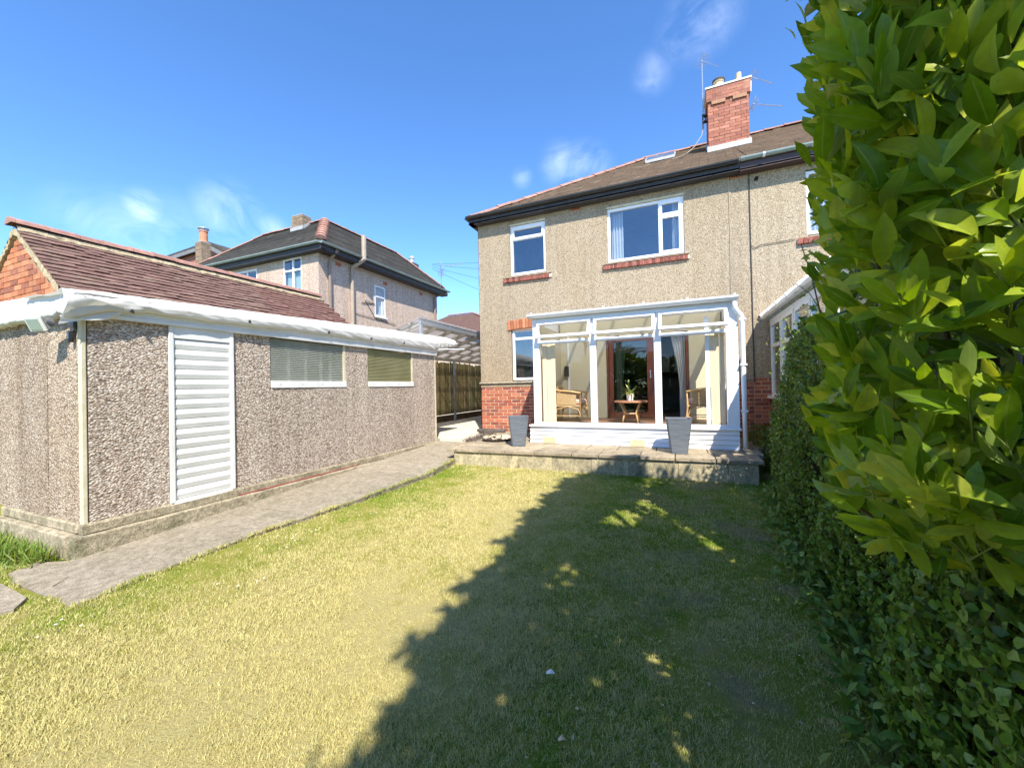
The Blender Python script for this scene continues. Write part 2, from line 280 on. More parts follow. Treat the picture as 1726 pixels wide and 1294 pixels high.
# lawn: soil/thatch sheet and blades share one colour field
def grass_col(t, dark):
    v = geo(t, (1, 1, 0))
    big = noise(t, v, .55, 5, .6); mid = noise(t, v, 3.2, 5, .62)
    sp = t.nodes.new('ShaderNodeSeparateXYZ'); t.links.new(geo(t), sp.inputs[0])
    # greener strip along the path and house, straw-dry in the middle of the lawn
    near = t.nodes.new('ShaderNodeMapRange'); near.inputs['From Min'].default_value = -3.6; near.inputs['From Max'].default_value = -2.3
    near.inputs['To Min'].default_value = -.22; near.inputs['To Max'].default_value = .10; t.links.new(sp.outputs[0], near.inputs['Value'])
    far = t.nodes.new('ShaderNodeMapRange'); far.inputs['From Min'].default_value = 2.2; far.inputs['From Max'].default_value = 5.0
    far.inputs['To Min'].default_value = .05; far.inputs['To Max'].default_value = -.10; t.links.new(sp.outputs[1], far.inputs['Value'])
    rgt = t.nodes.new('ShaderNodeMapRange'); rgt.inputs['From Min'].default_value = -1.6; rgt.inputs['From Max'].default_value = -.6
    rgt.inputs['To Min'].default_value = 0; rgt.inputs['To Max'].default_value = -.32; t.links.new(sp.outputs[0], rgt.inputs['Value'])  # greener right side; the colour also brightens grass lying in the hedge's shade
    def add(a, b2, k=1.0):
        n = t.nodes.new('ShaderNodeMath'); n.operation = 'MULTIPLY_ADD'; t.links.new(b2, n.inputs[0]); n.inputs[1].default_value = k; t.links.new(a, n.inputs[2]); return n.outputs[0]
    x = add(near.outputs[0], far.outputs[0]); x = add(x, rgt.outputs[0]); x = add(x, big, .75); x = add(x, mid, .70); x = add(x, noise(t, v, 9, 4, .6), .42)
    if not dark:
        at = t.nodes.new('ShaderNodeAttribute'); at.attribute_name = 'rnd'; x = add(x, at.outputs['Fac'], .50)
        off = .17
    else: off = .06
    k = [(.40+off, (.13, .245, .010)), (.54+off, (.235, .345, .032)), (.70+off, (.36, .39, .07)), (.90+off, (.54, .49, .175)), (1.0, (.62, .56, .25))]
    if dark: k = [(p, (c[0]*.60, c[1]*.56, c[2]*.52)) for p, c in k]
    col = ramp(t, k, x)
    soil = ramp(t, [(.50, (0, 0, 0)), (.62, (1, 1, 1))], noise(t, geo(t, (1, 1, 0)), 1.35, 5, .6))
    sr = t.nodes.new('ShaderNodeMapRange'); sr.inputs['From Min'].default_value = -1.2; sr.inputs['From Max'].default_value = .2; sr.inputs['To Min'].default_value = 0; sr.inputs['To Max'].default_value = .8
    t.links.new(sp.outputs[0], sr.inputs['Value']); soil = mix(t, soil, sr.outputs[0], 1.0, 'MULTIPLY')
    return mix(t, col, (.26, .21, .11) if dark else (.48, .40, .21), soil)
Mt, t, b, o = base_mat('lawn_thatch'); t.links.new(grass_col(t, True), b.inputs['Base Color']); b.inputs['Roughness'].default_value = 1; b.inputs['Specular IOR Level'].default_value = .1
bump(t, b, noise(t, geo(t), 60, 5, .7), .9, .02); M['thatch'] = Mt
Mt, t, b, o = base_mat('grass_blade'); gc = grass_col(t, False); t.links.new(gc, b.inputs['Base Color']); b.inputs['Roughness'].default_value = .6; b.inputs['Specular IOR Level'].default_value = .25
tl = t.nodes.new('ShaderNodeBsdfTranslucent'); t.links.new(gc, tl.inputs[0]); ms = t.nodes.new('ShaderNodeMixShader'); ms.inputs[0].default_value = .35
t.links.new(b.outputs[0], ms.inputs[1]); t.links.new(tl.outputs[0], ms.inputs[2]); t.links.new(ms.outputs[0], o.inputs[0]); M['grass'] = Mt
Mt, t, b, o = base_mat('striped_cushion'); v = geo(t, (1, 1, 1)); w = t.nodes.new('ShaderNodeTexWave'); w.inputs['Scale'].default_value = 5; w.bands_direction = 'X'; t.links.new(v, w.inputs['Vector'])
t.links.new(ramp(t, [(0, (.62, .30, .24)), (.3, (.78, .66, .52)), (.55, (.36, .20, .20)), (.8, (.74, .56, .44)), (1, (.55, .24, .20))], w.outputs['Fac']), b.inputs['Base Color']); b.inputs['Roughness'].default_value = .9; M['cushion'] = Mt

# ------------------------------------------------------------------ builders
ORG = {}
def absorg(o):
    return ORG.get(o.name, Vector((0, 0, 0)))
def props(o, label=None, cat=None, group=None, kind=None):
    if label: o['label'] = label
    if cat: o['category'] = cat
    if group: o['group'] = group
    if kind: o['kind'] = kind
    return o
def thing(name, label, cat, loc, group=None):
    o = bpy.data.objects.new(name, None); C.objects.link(o); o.location = loc; o.empty_display_size = .2
    ORG[o.name] = Vector(loc); return props(o, label, cat, group)
def place(o, parent):
    """give an object built in scene coordinates its parent (parents are never rotated)"""
    C.objects.link(o)
    if parent is not None:
        o.parent = parent; off = absorg(parent)
        o.location = o.location - off
        ORG[o.name] = Vector(o.location)+off
    else: ORG[o.name] = Vector(o.location)
    return o
class MB:
    def __init__(s): s.v = []; s.f = []; s.smooth = False
    def quad(s, *p):
        n = len(s.v); s.v += [tuple(q) for q in p]; s.f.append(tuple(range(n, n+len(p)))); return s
    def box(s, x0, x1, y0, y1, z0, z1):
        n = len(s.v)
        s.v += [(x0, y0, z0), (x1, y0, z0), (x1, y1, z0), (x0, y1, z0), (x0, y0, z1), (x1, y0, z1), (x1, y1, z1), (x0, y1, z1)]
        s.f += [(n+3, n+2, n+1, n), (n+4, n+5, n+6, n+7), (n, n+1, n+5, n+4), (n+1, n+2, n+6, n+5), (n+2, n+3, n+7, n+6), (n+3, n, n+4, n+7)]; return s
    def bar(s, p0, p1, w, h, up=(0, 0, 1)):
        p0 = Vector(p0); p1 = Vector(p1); d = (p1-p0).normalized(); a = d.cross(Vector(up))
        if a.length < 1e-4: a = d.cross(Vector((0, 1, 0)))
        a.normalize(); c = a.cross(d).normalized(); n = len(s.v)
        for p in (p0, p1):
            for i, j in ((-1, -1), (1, -1), (1, 1), (-1, 1)): s.v.append(tuple(p+a*(w/2*i)+c*(h/2*j)))
        s.f += [(n, n+1, n+2, n+3), (n+7, n+6, n+5, n+4), (n, n+4, n+5, n+1), (n+1, n+5, n+6, n+2), (n+2, n+6, n+7, n+3), (n+3, n+7, n+4, n)]; return s
    def tube(s, pts, r, seg=8, cap=True):
        pts = [Vector(p) for p in pts]; rs = r if isinstance(r, (list, tuple)) else [r]*len(pts); n0 = len(s.v); prev = None
        for i, p in enumerate(pts):
            d = (pts[min(i+1, len(pts)-1)]-pts[max(i-1, 0)]).normalized()
            if prev is None:
                a = d.cross(Vector((0, 0, 1)));
                if a.length < .05: a = d.cross(Vector((0, 1, 0)))
            else: a = prev-d*prev.dot(d)
            a.normalize(); prev = a; c = d.cross(a)
            for k in range(seg):
                an = 2*math.pi*k/seg; s.v.append(tuple(p+(a*math.cos(an)+c*math.sin(an))*rs[i]))
        for i in range(len(pts)-1):
            for k in range(seg):
                a0 = n0+i*seg+k; a1 = n0+i*seg+(k+1) % seg; s.f.append((a0, a1, a1+seg, a0+seg))
        if cap: s.f.append(tuple(n0+k for k in range(seg))[::-1]); s.f.append(tuple(n0+(len(pts)-1)*seg+k for k in range(seg)))
        return s
    def lathe(s, cx, cy, prof, seg=16):
        n0 = len(s.v)
        for (r, z) in prof:
            for k in range(seg): an = 2*math.pi*k/seg; s.v.append((cx+r*math.cos(an), cy+r*math.sin(an), z))
        for i in range(len(prof)-1):
            for k in range(seg): a0 = n0+i*seg+k; a1 = n0+i*seg+(k+1) % seg; s.f.append((a0, a1, a1+seg, a0+seg))
        return s
    def prism(s, poly, axis, a, b):
        """poly: 2-D points in the plane normal to axis, extruded from a to b"""
        n = len(s.v); k = len(poly)
        for w in (a, b):
            for p, q in poly:
                s.v.append((w, p, q) if axis == 'x' else (p, w, q) if axis == 'y' else (p, q, w))
        s.f.append(tuple(range(n+k-1, n-1, -1))); s.f.append(tuple(range(n+k, n+2*k)))
        for i in range(k): j = (i+1) % k; s.f.append((n+i, n+j, n+k+j, n+k+i))
        return s
    def build(s, name, mat, parent=None, bevel=0, smooth=False, **kw):
        # the part's own origin sits at the middle of its underside
        a = np.array(s.v); org = Vector((float((a[:, 0].min()+a[:, 0].max())/2), float((a[:, 1].min()+a[:, 1].max())/2), float(a[:, 2].min())))
        me = bpy.data.meshes.new(name); me.from_pydata([(x-org.x, y-org.y, z-org.z) for x, y, z in s.v], [], s.f)
        me.validate(); me.update()
        import bmesh
        bm = bmesh.new(); bm.from_mesh(me); bmesh.ops.recalc_face_normals(bm, faces=bm.faces); bm.to_mesh(me); bm.free()
        if smooth:
            for p in me.polygons: p.use_smooth = True
        me.materials.append(mat); o = bpy.data.objects.new(name, me); o.location = org; place(o, parent)
        if bevel:
            md = o.modifiers.new('bevel', 'BEVEL'); md.width = bevel; md.segments = 1; md.limit_method = 'ANGLE'
        return props(o, **kw)
def npmesh(name, V, F, mat, parent=None, rnd=None, uv=None, smooth=False, **kw):
    """V (n,3), F (m,k) arrays -> one mesh, fast"""
    me = bpy.data.meshes.new(name); k = F.shape[1]
    me.vertices.add(len(V)); me.vertices.foreach_set('co', np.ascontiguousarray(V, dtype=np.float32).ravel())
    me.loops.add(F.size); me.loops.foreach_set('vertex_index', np.ascontiguousarray(F, dtype=np.int32).ravel())
    me.polygons.add(len(F)); me.polygons.foreach_set('loop_start', np.arange(0, F.size, k, dtype=np.int32))
    try: me.polygons.foreach_set('loop_total', np.full(len(F), k, dtype=np.int32))
    except Exception: pass
    me.update(calc_edges=True)
    if smooth: me.polygons.foreach_set('use_smooth', np.ones(len(F), dtype=bool))
    if rnd is not None:
        a = me.attributes.new('rnd', 'FLOAT', 'POINT'); a.data.foreach_set('value', np.ascontiguousarray(rnd, dtype=np.float32))
    if uv is not None:
        l = me.uv_layers.new(name='UVMap'); l.data.foreach_set('uv', np.ascontiguousarray(uv[F.ravel()], dtype=np.float32).ravel())
    me.materials.append(mat); o = bpy.data.objects.new(name, me); place(o, parent)
    if parent is not None: pass
    return props(o, **kw)
_shared = {}
def shared(key, make):
    if key not in _shared: _shared[key] = make()
    return _shared[key]
def inst(name, me, loc, parent, rot=(0, 0, 0), scale=(1, 1, 1), **kw):
    o = bpy.data.objects.new(name, me); o.location = loc; o.rotation_euler = rot; o.scale = scale; place(o, parent); return props(o, **kw)
def rawmesh(name, mb, mat):
    import bmesh
    me = bpy.data.meshes.new(name); me.from_pydata(mb.v, [], mb.f); me.update()
    bm = bmesh.new(); bm.from_mesh(me); bmesh.ops.recalc_face_normals(bm, faces=bm.faces); bm.to_mesh(me); bm.free()
    me.materials.append(mat); return me
def brickmesh(mats, L, H, D, tag):
    """a few slightly different worn bricks, shared by all copies"""
    out = []
    for i, mt in enumerate(mats):
        for j in range(2):
            b = MB(); b.box(-L/2, L/2, 0, D, -H/2, H/2)
            b.v = [(x+rng.normal()*.0018, y+rng.normal()*.0012, z+rng.normal()*.0016) for x, y, z in b.v]
            out.append(rawmesh('brick_%s_%d%d' % (tag, i, j), b, mt))
    return out
def lay_bricks(parent, meshes, axis, plane, a0, a1, z0, z1, sign=-1, gauge=.075, step=.225, inside=None, proud=.006, offset=0., half=None):
    """running bond on a vertical plane; axis 'x' = wall runs along x (plane is y); returns how many"""
    n = 0; row = 0; z = z0
    while z < z1-.03:
        a = a0-(step/2 if row % 2 else 0)+offset
        while a < a1-.02:
            s0 = max(a, a0)+.0065; s1 = min(a+step, a1)-.0065
            if s1-s0 > .03 and (inside is None or inside((s0+s1)/2, z+gauge/2)):
                me = meshes[int(rng.integers(len(meshes)))]; cc = (s0+s1)/2; sc = (s1-s0)/.215
                j = rng.normal()*.0012
                if axis == 'x': inst('brick', me, (cc, plane+sign*(proud+j), z+gauge/2), parent, (0, rng.normal()*.004, 0), (sc, 1, 1))
                else: inst('brick', me, (plane-sign*(-proud-j) if sign > 0 else plane-proud-j, cc, z+gauge/2), parent, (0, 0, R(90) if sign > 0 else R(-90)), (sc, 1, 1))
                n += 1
            a += step
        z += gauge; row += 1
    return n
def window(parent, x0, x1, z0, z1, y, split, mat=None, gm=None, fw=.055, depth=.06, sashes=(), back=True, curtain=None):
    """a white window in a wall facing -y at y; split: list of (x0,x1,z0,z1) panes in 0..1 units"""
    mat = mat or M['upvc']; gm = gm or M['glass']
    b = MB()
    b.box(x0, x0+fw, y-depth, y, z0, z1); b.box(x1-fw, x1, y-depth, y, z0, z1)
    b.box(x0+fw, x1-fw, y-depth, y, z0, z0+fw); b.box(x0+fw, x1-fw, y-depth, y, z1-fw, z1)
    W_ = x1-x0; H_ = z1-z0
    fr = b.build('window', mat, parent, bevel=.004)
    for i, (a, c, d, e) in enumerate(split):
        xa = x0+a*W_; xb = x0+c*W_; za = z0+d*H_; zb = z0+e*H_
        if a > 0: xa = max(xa, x0+fw)
        xa = max(xa, x0+fw*.9); xb = min(xb, x1-fw*.9); za = max(za, z0+fw*.9); zb = min(zb, z1-fw*.9)
        if i in sashes:
            s = MB(); q = .045; yy = y-depth-.012
            s.box(xa-.01, xa+q, yy, y-.01, za-.01, zb+.01); s.box(xb-q, xb+.01, yy, y-.01, za-.01, zb+.01)
            s.box(xa+q, xb-q, yy, y-.01, za-.01, za+q); s.box(xa+q, xb-q, yy, y-.01, zb-q, zb+.01)
            s.build('sash', mat, fr, bevel=.003)
        g = MB(); g.box(xa, xb, y-depth*.55, y-depth*.55+.006, za, zb); g.build('pane', gm, fr)
        # mullion beside inner edges
    mu = MB(); k = 0
    for (a, c, d, e) in split:
        if a > .01: mu.box(x0+a*W_-fw/2, x0+a*W_+fw/2, y-depth*.95, y-.004, max(z0+d*H_, z0+fw), min(z0+e*H_, z1-fw)); k += 1
    for (a, c, d, e) in split:
        if d > .01: mu.box(max(x0+a*W_, x0+fw)+.001, min(x0+c*W_, x1-fw)-.001, y-depth*.97, y-.006, z0+d*H_-fw/2, z0+d*H_+fw/2); k += 1
    if k: mu.build('glazing_bar', mat, fr)
    return fr
def curtain(x0, x1, z0, z1, y, folds, mat, parent, taper=0, name='curtain', amp=.02):
    nx = folds*6; nz = 10; V = []; F = []
    for j in range(nz+1):
        w = j/nz
        for i in range(nx+1):
            u = i/nx; k = 1-taper*math.sin(min(w*1.4, 1)*math.pi/2) if taper else 1
            x = x1-(x1-x0)*(1-u)*k if taper > 0 else x0+(x1-x0)*u
            if taper < 0: x = x0+(x1-x0)*u*(1+taper*math.sin(min(w*1.4, 1)*math.pi/2))
            V.append((x, y+math.sin(u*folds*2*math.pi)*amp*(1+.3*math.sin(3*w)), z1+(z0-z1)*w))
    for j in range(nz):
        for i in range(nx): a = j*(nx+1)+i; F.append((a, a+1, a+nx+2, a+nx+1))
    b = MB(); b.v = V; b.f = F; return b.build(name, mat, parent, smooth=True)
def wallgrid(name, mat, parent, axis, plane, a0, a1, z0, z1, holes, thick, **kw):
    """a wall with real openings: rectangles between grid lines, each a box; thick goes behind the plane (+ direction)"""
    xs = sorted({a0, a1, *[h[0] for h in holes], *[h[1] for h in holes]}); zs = sorted({z0, z1, *[h[2] for h in holes], *[h[3] for h in holes]})
    b = MB(); idx = {}
    def vid(i, j, k):
        if (i, j, k) not in idx:
            idx[(i, j, k)] = len(b.v); w = plane+k*thick
            b.v.append((xs[i], w, zs[j]) if axis == 'x' else (w, xs[i], zs[j]))
        return idx[(i, j, k)]
    solid = {}
    for i in range(len(xs)-1):
        for j in range(len(zs)-1):
            cx = (xs[i]+xs[i+1])/2; cz = (zs[j]+zs[j+1])/2
            solid[(i, j)] = not any(h[0] < cx < h[1] and h[2] < cz < h[3] for h in holes)
    for (i, j), s in solid.items():
        if not s: continue
        for k in (0, 1): b.f.append((vid(i, j, k), vid(i+1, j, k), vid(i+1, j+1, k), vid(i, j+1, k)))
        for (di, dj, e) in ((-1, 0, ((i, j), (i, j+1))), (1, 0, ((i+1, j), (i+1, j+1))), (0, -1, ((i, j), (i+1, j))), (0, 1, ((i, j+1), (i+1, j+1)))):
            if not solid.get((i+di, j+dj), False): b.f.append((vid(*e[0], 0), vid(*e[1], 0), vid(*e[1], 1), vid(*e[0], 1)))
    return b.build(name, mat, parent, **kw)

# ------------------------------------------------------------------ ground
def zlawn(x, y):
    return -1.42+.028*np.clip(y-1.5, -1.5, 6)-.012*np.clip(x+3.5, 0, 5)
def zpath(y):
    return -1.400+.046*np.clip(y-1.5, -.5, 5.9)
b = MB(); b.box(-220, 220, -120, 320, -2.2, -1.62); b.build('ground', simple('far_ground', (.10, .12, .05), (.07, .09, .04), .3, 1, 0), kind='structure')
def sheet(name, x0, x1, y0, y1, nx, ny, zf, mat, poly=None, **kw):
    xs = np.linspace(x0, x1, nx+1); ys = np.linspace(y0, y1, ny+1); X, Y = np.meshgrid(xs, ys); Z = zf(X, Y)
    V = np.stack([X.ravel(), Y.ravel(), Z.ravel()], 1); i = np.arange(nx)[None, :]+np.arange(ny)[:, None]*(nx+1); i = i.ravel()
    return npmesh(name, V, np.stack([i, i+1, i+nx+2, i+nx+1], 1), mat, **kw)
sheet('lawn', -14, 9, -7, 7.2, 150, 100, lambda X, Y: zlawn(X, Y)+.008*np.sin(X*3.1+Y*1.7)*np.sin(Y*2.3), M['thatch'], kind='structure')
# driveway beyond
b = MB(); b.box(-9.0, -4.9, 7.26, 40, -1.6, -1.10); b.box(-4.9, -4.42, 8.5, 40, -1.6, -1.098); dr = b.build('driveway', M['drive'], kind='structure')
# path of cast slabs, parts of the path
pth = thing('path', 'long narrow rough concrete path running beside the pebbledash garage', None, (-4.2, 1.2, -1.45)); pth['kind'] = 'structure'
ye = [1.28, 3.05, 4.75, 5.8, 7.25]
xr = lambda y: float(np.interp(y, [1.3, 2.5, 3.5, 5.0, 5.8, 8], [-3.80, -3.80, -3.60, -3.45, -3.565, -3.95]))
for i in range(4):
    a, c = ye[i]+.006, ye[i+1]-.006; n = 14; V = []; F = []
    for k in range(n+1):
        y = a+(c-a)*k/n; z = float(zpath(y)); xl = -4.80; x1 = xr(y)+(.012*math.sin(y*9)+.01*math.sin(y*23))
        if y > 5.8: x1 = xr(y)-.004
        V += [(xl, y, z), (x1, y, z-.006), (x1+.004, y, z-.16), (xl, y, z-.2)]
    for k in range(n):
        q = k*4; F += [(q, q+1, q+5, q+4), (q+1, q+2, q+6, q+5)]
    F += [(0, 1, 2, 3), (n*4, n*4+1, n*4+2, n*4+3)]
    b = MB(); b.v = V; b.f = F; b.build('path_slab', M['path'], pth)
b = MB(); b.prism([(-4.96, 1.33), (-4.40, 1.30), (-4.30, 1.36), (-4.50, 1.60), (-4.82, 1.62), (-5.05, 1.50)], 'z', -1.46, -1.402)
b.build('broken_slab', M['path'], pth)
b = MB(); b.prism([(-4.9, 1.02), (-4.16, .98), (-4.10, 1.12), (-4.25, 1.22), (-4.75, 1.24)], 'z', -1.46, -1.405)
props(b.build('paving_stone', M['path']), 'pale flat stone sunk in grass at left frame edge near the broken slab', 'paving stone')
# pale apron beside the terrace, behind the path
b = MB(); b.prism([(-4.80, 7.256), (-3.83, 7.256), (-3.96, 8.44), (-4.42, 8.44), (-4.42, 8.5), (-4.9, 8.5)], 'z', -1.5, -1.075); b.build('driveway', M['drive'], kind='structure')

# terrace
ter = thing('terrace', 'raised stone terrace in front of the white conservatory', None, (-1.2, 6.6, -1.36)); ter['kind'] = 'structure'
TZ = -1.03
yf = lambda x: 5.80+(x+3.56)*(.20/4.5)
b = MB(); b.prism([(-3.50, 5.86), (.92, 6.05), (1.12, 6.9), (1.12, 8.42), (-3.93, 8.42), (-3.93, 8.20), (-3.80, 6.80)], 'z', -1.62, TZ-.05); b.build('terrace_core', M['concrete'], ter)
x = -3.56; 
while x < .9:
    w = min(.60+rng.normal()*.12, .93-x); w = w if .93-x-w > .1 else .93-x
    b = MB(); ya, yb = yf(x+.004), yf(x+w-.004); o_ = .003*rng.normal()
    b.prism([(x+.0015, ya+o_), (x+w-.0015, yb+o_), (x+w-.0015, yb+.09), (x+.0015, ya+.09)], 'z', -1.60, TZ-.048)
    b.build('terrace_block', M['block'], ter, bevel=.003); x += w
for k, (ya, yb) in enumerate([(5.98, 6.44), (6.45, 6.9)]):
    b = MB(); xa, xb = .93+(ya-6.0)*.2, .93+(yb-6.0)*.2
    b.prism([(xa-.08, ya+.07), (xa+.02, ya+.07), (xb+.02, yb), (xb-.08, yb)], 'z', -1.60, TZ-.048); b.build('terrace_block', M['block'], ter, bevel=.008)
for k, (ya, yb) in enumerate([(5.88, 6.42), (6.43, 6.95), (6.96, 7.55), (7.56, 8.2)]):
    xa = -3.56-.27*min(1, (ya-5.8)); xb = -3.56-.27*min(1, (yb-5.8))-.1*max(0, (yb-6.8)/1.4); xa -= .1*max(0, (ya-6.8)/1.4)
    b = MB(); b.prism([(xa, ya), (xa+.08, ya), (xb+.08, yb), (xb, yb)], 'z', -1.5, TZ-.048); b.build('terrace_block', M['block'], ter)
row = 0
for (ya, yb) in [(0, .50), (.51, 1.06), (1.07, 1.66), (1.67, 2.3), (2.31, 2.64)]:
    x = -4.0+(.2 if row % 2 else 0)
    while x < 1.15:
        w = .58+rng.normal()*.07
        xa, xb = x+.006, x+w-.006
        lo = -3.60-.27*max(0, min(1, ya+.2))-.03; xa = max(xa, lo); xb = min(xb, .99+.16*min(1, ya))
        if xb-xa > .08:
            f0 = lambda q: 5.77+(q+3.56)*(.20/4.5)
            y1a = f0(xa)+ya+(0 if row else 0); y1b = f0(xb)+ya; y2 = min(f0(xa)+yb-.006, 8.42); y2b = min(f0(xb)+yb-.006, 8.42)
            if y2-y1a > .05 and y2b-y1b > .05:
                b = MB(); dz = rng.normal()*.0015
                b.prism([(xa, y1a), (xb, y1b), (xb, y2b), (xa, y2)], 'z', TZ-.046, TZ+dz); b.build('paving_slab', M['flag'], ter, bevel=.004)
        x += w
    row += 1

# ------------------------------------------------------------------ our house
H = thing('semi_detached_house', 'tan pebbledash semi-detached house with white conservatory on its back wall', 'house', (-1.6, 8.5, -1.4))
Y0 = 8.45; PX = 1.262
holes = [(-3.56, -2.70, 2.56, 3.73), (-1.33, .15, 2.55, 3.70), (-3.58, -2.60, .13, 1.34), (-1.40, .17, -.70, 1.02)]
wallgrid('wall', M['render'], H, 'x', Y0, -4.39, PX, .095, 4.02, [h for h in holes if h[2] > .1]+[(-1.40, .17, 0, 1.02)], .28)
b = MB(); b.box(-4.383, -1.40, Y0+.0135, Y0+.28, -1.6, .093); b.box(.17, PX, Y0+.0135, Y0+.28, -1.6, .093); b.build('brick_course_backing', M['mortar'], H)
b = MB(); b.box(-4.39, -4.11, Y0+.28, 15.8, -1.6, 4.02); b.build('wall', M['render'], H)
b = MB(); b.box(-4.11, PX, 15.5, 15.8, -1.6, 4.02); b.build('wall', M['render'], H)
# drip lip under the render
b = MB(); b.prism([(Y0-.035, .10), (Y0+.03, .13), (Y0+.03, .085), (Y0-.035, .088)], 'x', -4.43, -2.56); b.prism([(Y0-.035, .06), (Y0+.03, .09), (Y0+.03, .045), (Y0-.035, .048)], 'x', .90, PX); b.build('drip_course', M['concrete'], H)
hb = brickmesh(M['brick'], .215, .0625, .05, 'house')
lay_bricks(H, hb, 'x', Y0+.02, -4.39, -2.60, -1.045, .09, proud=.012)
lay_bricks(H, hb, 'x', Y0+.02, .84, PX, -1.045, .05, proud=.012)
# soldier-brick sills
sb = []
for i, mt in enumerate(M['brick']):
    b = MB(); b.box(-.032, .032, 0, .10, -.05, .05); sb.append(rawmesh('sill_brick_%d' % i, b, M['sill_brick'][i % 2]))
for (xa, xb, z) in [(-3.74, -2.56, 2.47), (-1.44, .24, 2.47)]:
    b = MB(); b.box(xa, xb, Y0-.03, Y0-.002, z-.04, z+.045); b.build('sill_bed', M['mortar'], H)
    n = int((xb-xa)/.075)
    for i in range(n): inst('sill_brick', sb[i*7 % 4], (xa+.0375+i*.075, Y0-.045+rng.normal()*.003, z), H, (R(-6), 0, 0))
    b = MB(); b.prism([(Y0-.05, z+.052), (Y0+.10, z+.085), (Y0+.10, z+.05)], 'x', xa, xb); b.build('sill', M['concrete'], H)
# arch of soldier bricks over the kitchen window
b = MB(); b.box(-3.66, -2.6, Y0-.012, Y0+.02, 1.30, 1.54); b.build('lintel_bed', M['mortar_o'], H)
ab = []
for i, mt in enumerate(M['brick_orange'][:3]):
    b = MB(); b.box(-.031, .031, 0, .04, -.105, .105); ab.append(rawmesh('arch_brick_%d' % i, b, mt))
for i in range(14):
    xx = -3.62+i*.074; k = (xx+3.05)/.6; inst('arch_brick', ab[i % 3], (xx, Y0-.03, 1.44-.03*k*k+.01), H, (0, R(-7)*-k, 0))
# air bricks, flue hole
for (xx, zz) in [(-2.0, 3.84), (1.03, 3.85)]:
    b = MB(); b.box(xx-.11, xx+.11, Y0-.004, Y0+.01, zz-.035, zz+.035)
    a_ = b.build('air_brick', M['brick'][2], H); g = MB()
    for k in range(5): g.box(xx-.085+k*.038, xx-.065+k*.038, Y0-.006, Y0, zz-.015, zz+.015)
    g.build('grille', M['black_hole'], a_)
# pale reveals/lintels and windows, set back in the openings
YW = Y0+.09
for (xa, xb, za, zb) in holes[:2]:
    b = MB(); b.box(xa-.005, xb+.005, Y0-.003, Y0+.05, zb-.002, zb+.035); b.build('lintel', M['cream_paint'], H)
w1 = window(H, -3.56, -2.70, 2.58, 3.72, YW, [(0, 1, 0, .71), (0, 1, .73, 1)], sashes=(1,))
w2 = window(H, -1.33, .15, 2.57, 3.69, YW, [(0, .70, 0, 1), (.70, 1, 0, .70), (.70, 1, .71, 1)], sashes=(1, 2))
w3 = window(H, -3.56, -2.62, .15, 1.32, YW, [(0, 1, 0, .80), (0, 1, .82, 1)])
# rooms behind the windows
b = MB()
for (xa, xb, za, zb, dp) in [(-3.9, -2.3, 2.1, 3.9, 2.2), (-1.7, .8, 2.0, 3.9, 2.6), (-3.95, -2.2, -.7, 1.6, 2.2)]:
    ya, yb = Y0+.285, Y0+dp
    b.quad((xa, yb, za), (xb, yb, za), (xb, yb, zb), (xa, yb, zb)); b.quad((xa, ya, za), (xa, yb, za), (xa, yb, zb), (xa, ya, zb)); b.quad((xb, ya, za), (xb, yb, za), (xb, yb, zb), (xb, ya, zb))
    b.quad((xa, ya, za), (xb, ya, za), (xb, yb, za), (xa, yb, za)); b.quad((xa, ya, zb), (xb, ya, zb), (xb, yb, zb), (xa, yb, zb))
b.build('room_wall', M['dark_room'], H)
curtain(-1.27, -1.03, 2.58, 3.66, YW+.10, 4, M['curtain'], w2); curtain(-.07, .10, 2.58, 3.66, YW+.10, 4, M['curtain'], w2)
# dark living room seen through the patio door, with a far window of two blind-covered lights
RX0, RX1, RY = -1.9, 1.1, 12.4
b = MB(); ya = Y0+.285
b.quad((RX0, ya, -.72), (RX0, RY, -.72), (RX0, RY, 1.5), (RX0, ya, 1.5)); b.quad((RX1, ya, -.72), (RX1, RY, -.72), (RX1, RY, 1.5), (RX1, ya, 1.5)); b.quad((RX0, ya, 1.5), (RX1, ya, 1.5), (RX1, RY, 1.5), (RX0, RY, 1.5))
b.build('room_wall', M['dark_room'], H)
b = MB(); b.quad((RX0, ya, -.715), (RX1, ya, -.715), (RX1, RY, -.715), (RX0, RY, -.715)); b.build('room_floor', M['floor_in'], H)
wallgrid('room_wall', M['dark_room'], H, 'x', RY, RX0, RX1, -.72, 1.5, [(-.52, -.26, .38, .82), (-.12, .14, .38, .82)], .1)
for q in (-.52, -.12):
    f = MB(); f.box(q-.02, q+.28, RY-.02, RY-.001, .34, .38); f.box(q-.02, q+.28, RY-.02, RY-.001, .82, .86); wf = f.build('window', M['upvc'], H)
    s = MB()
    for k in range(8): s.bar((q+.13, RY+.04, .41+k*.055), (q+.13, RY+.055, .43+k*.055), .25, .004)
    s.build('blind_slat', M['curtain'], wf)
b = MB(); b.box(-.66, .28, RY-.5, RY-.1, -.71, .16); b.build('cabinet', M['pan'], H)

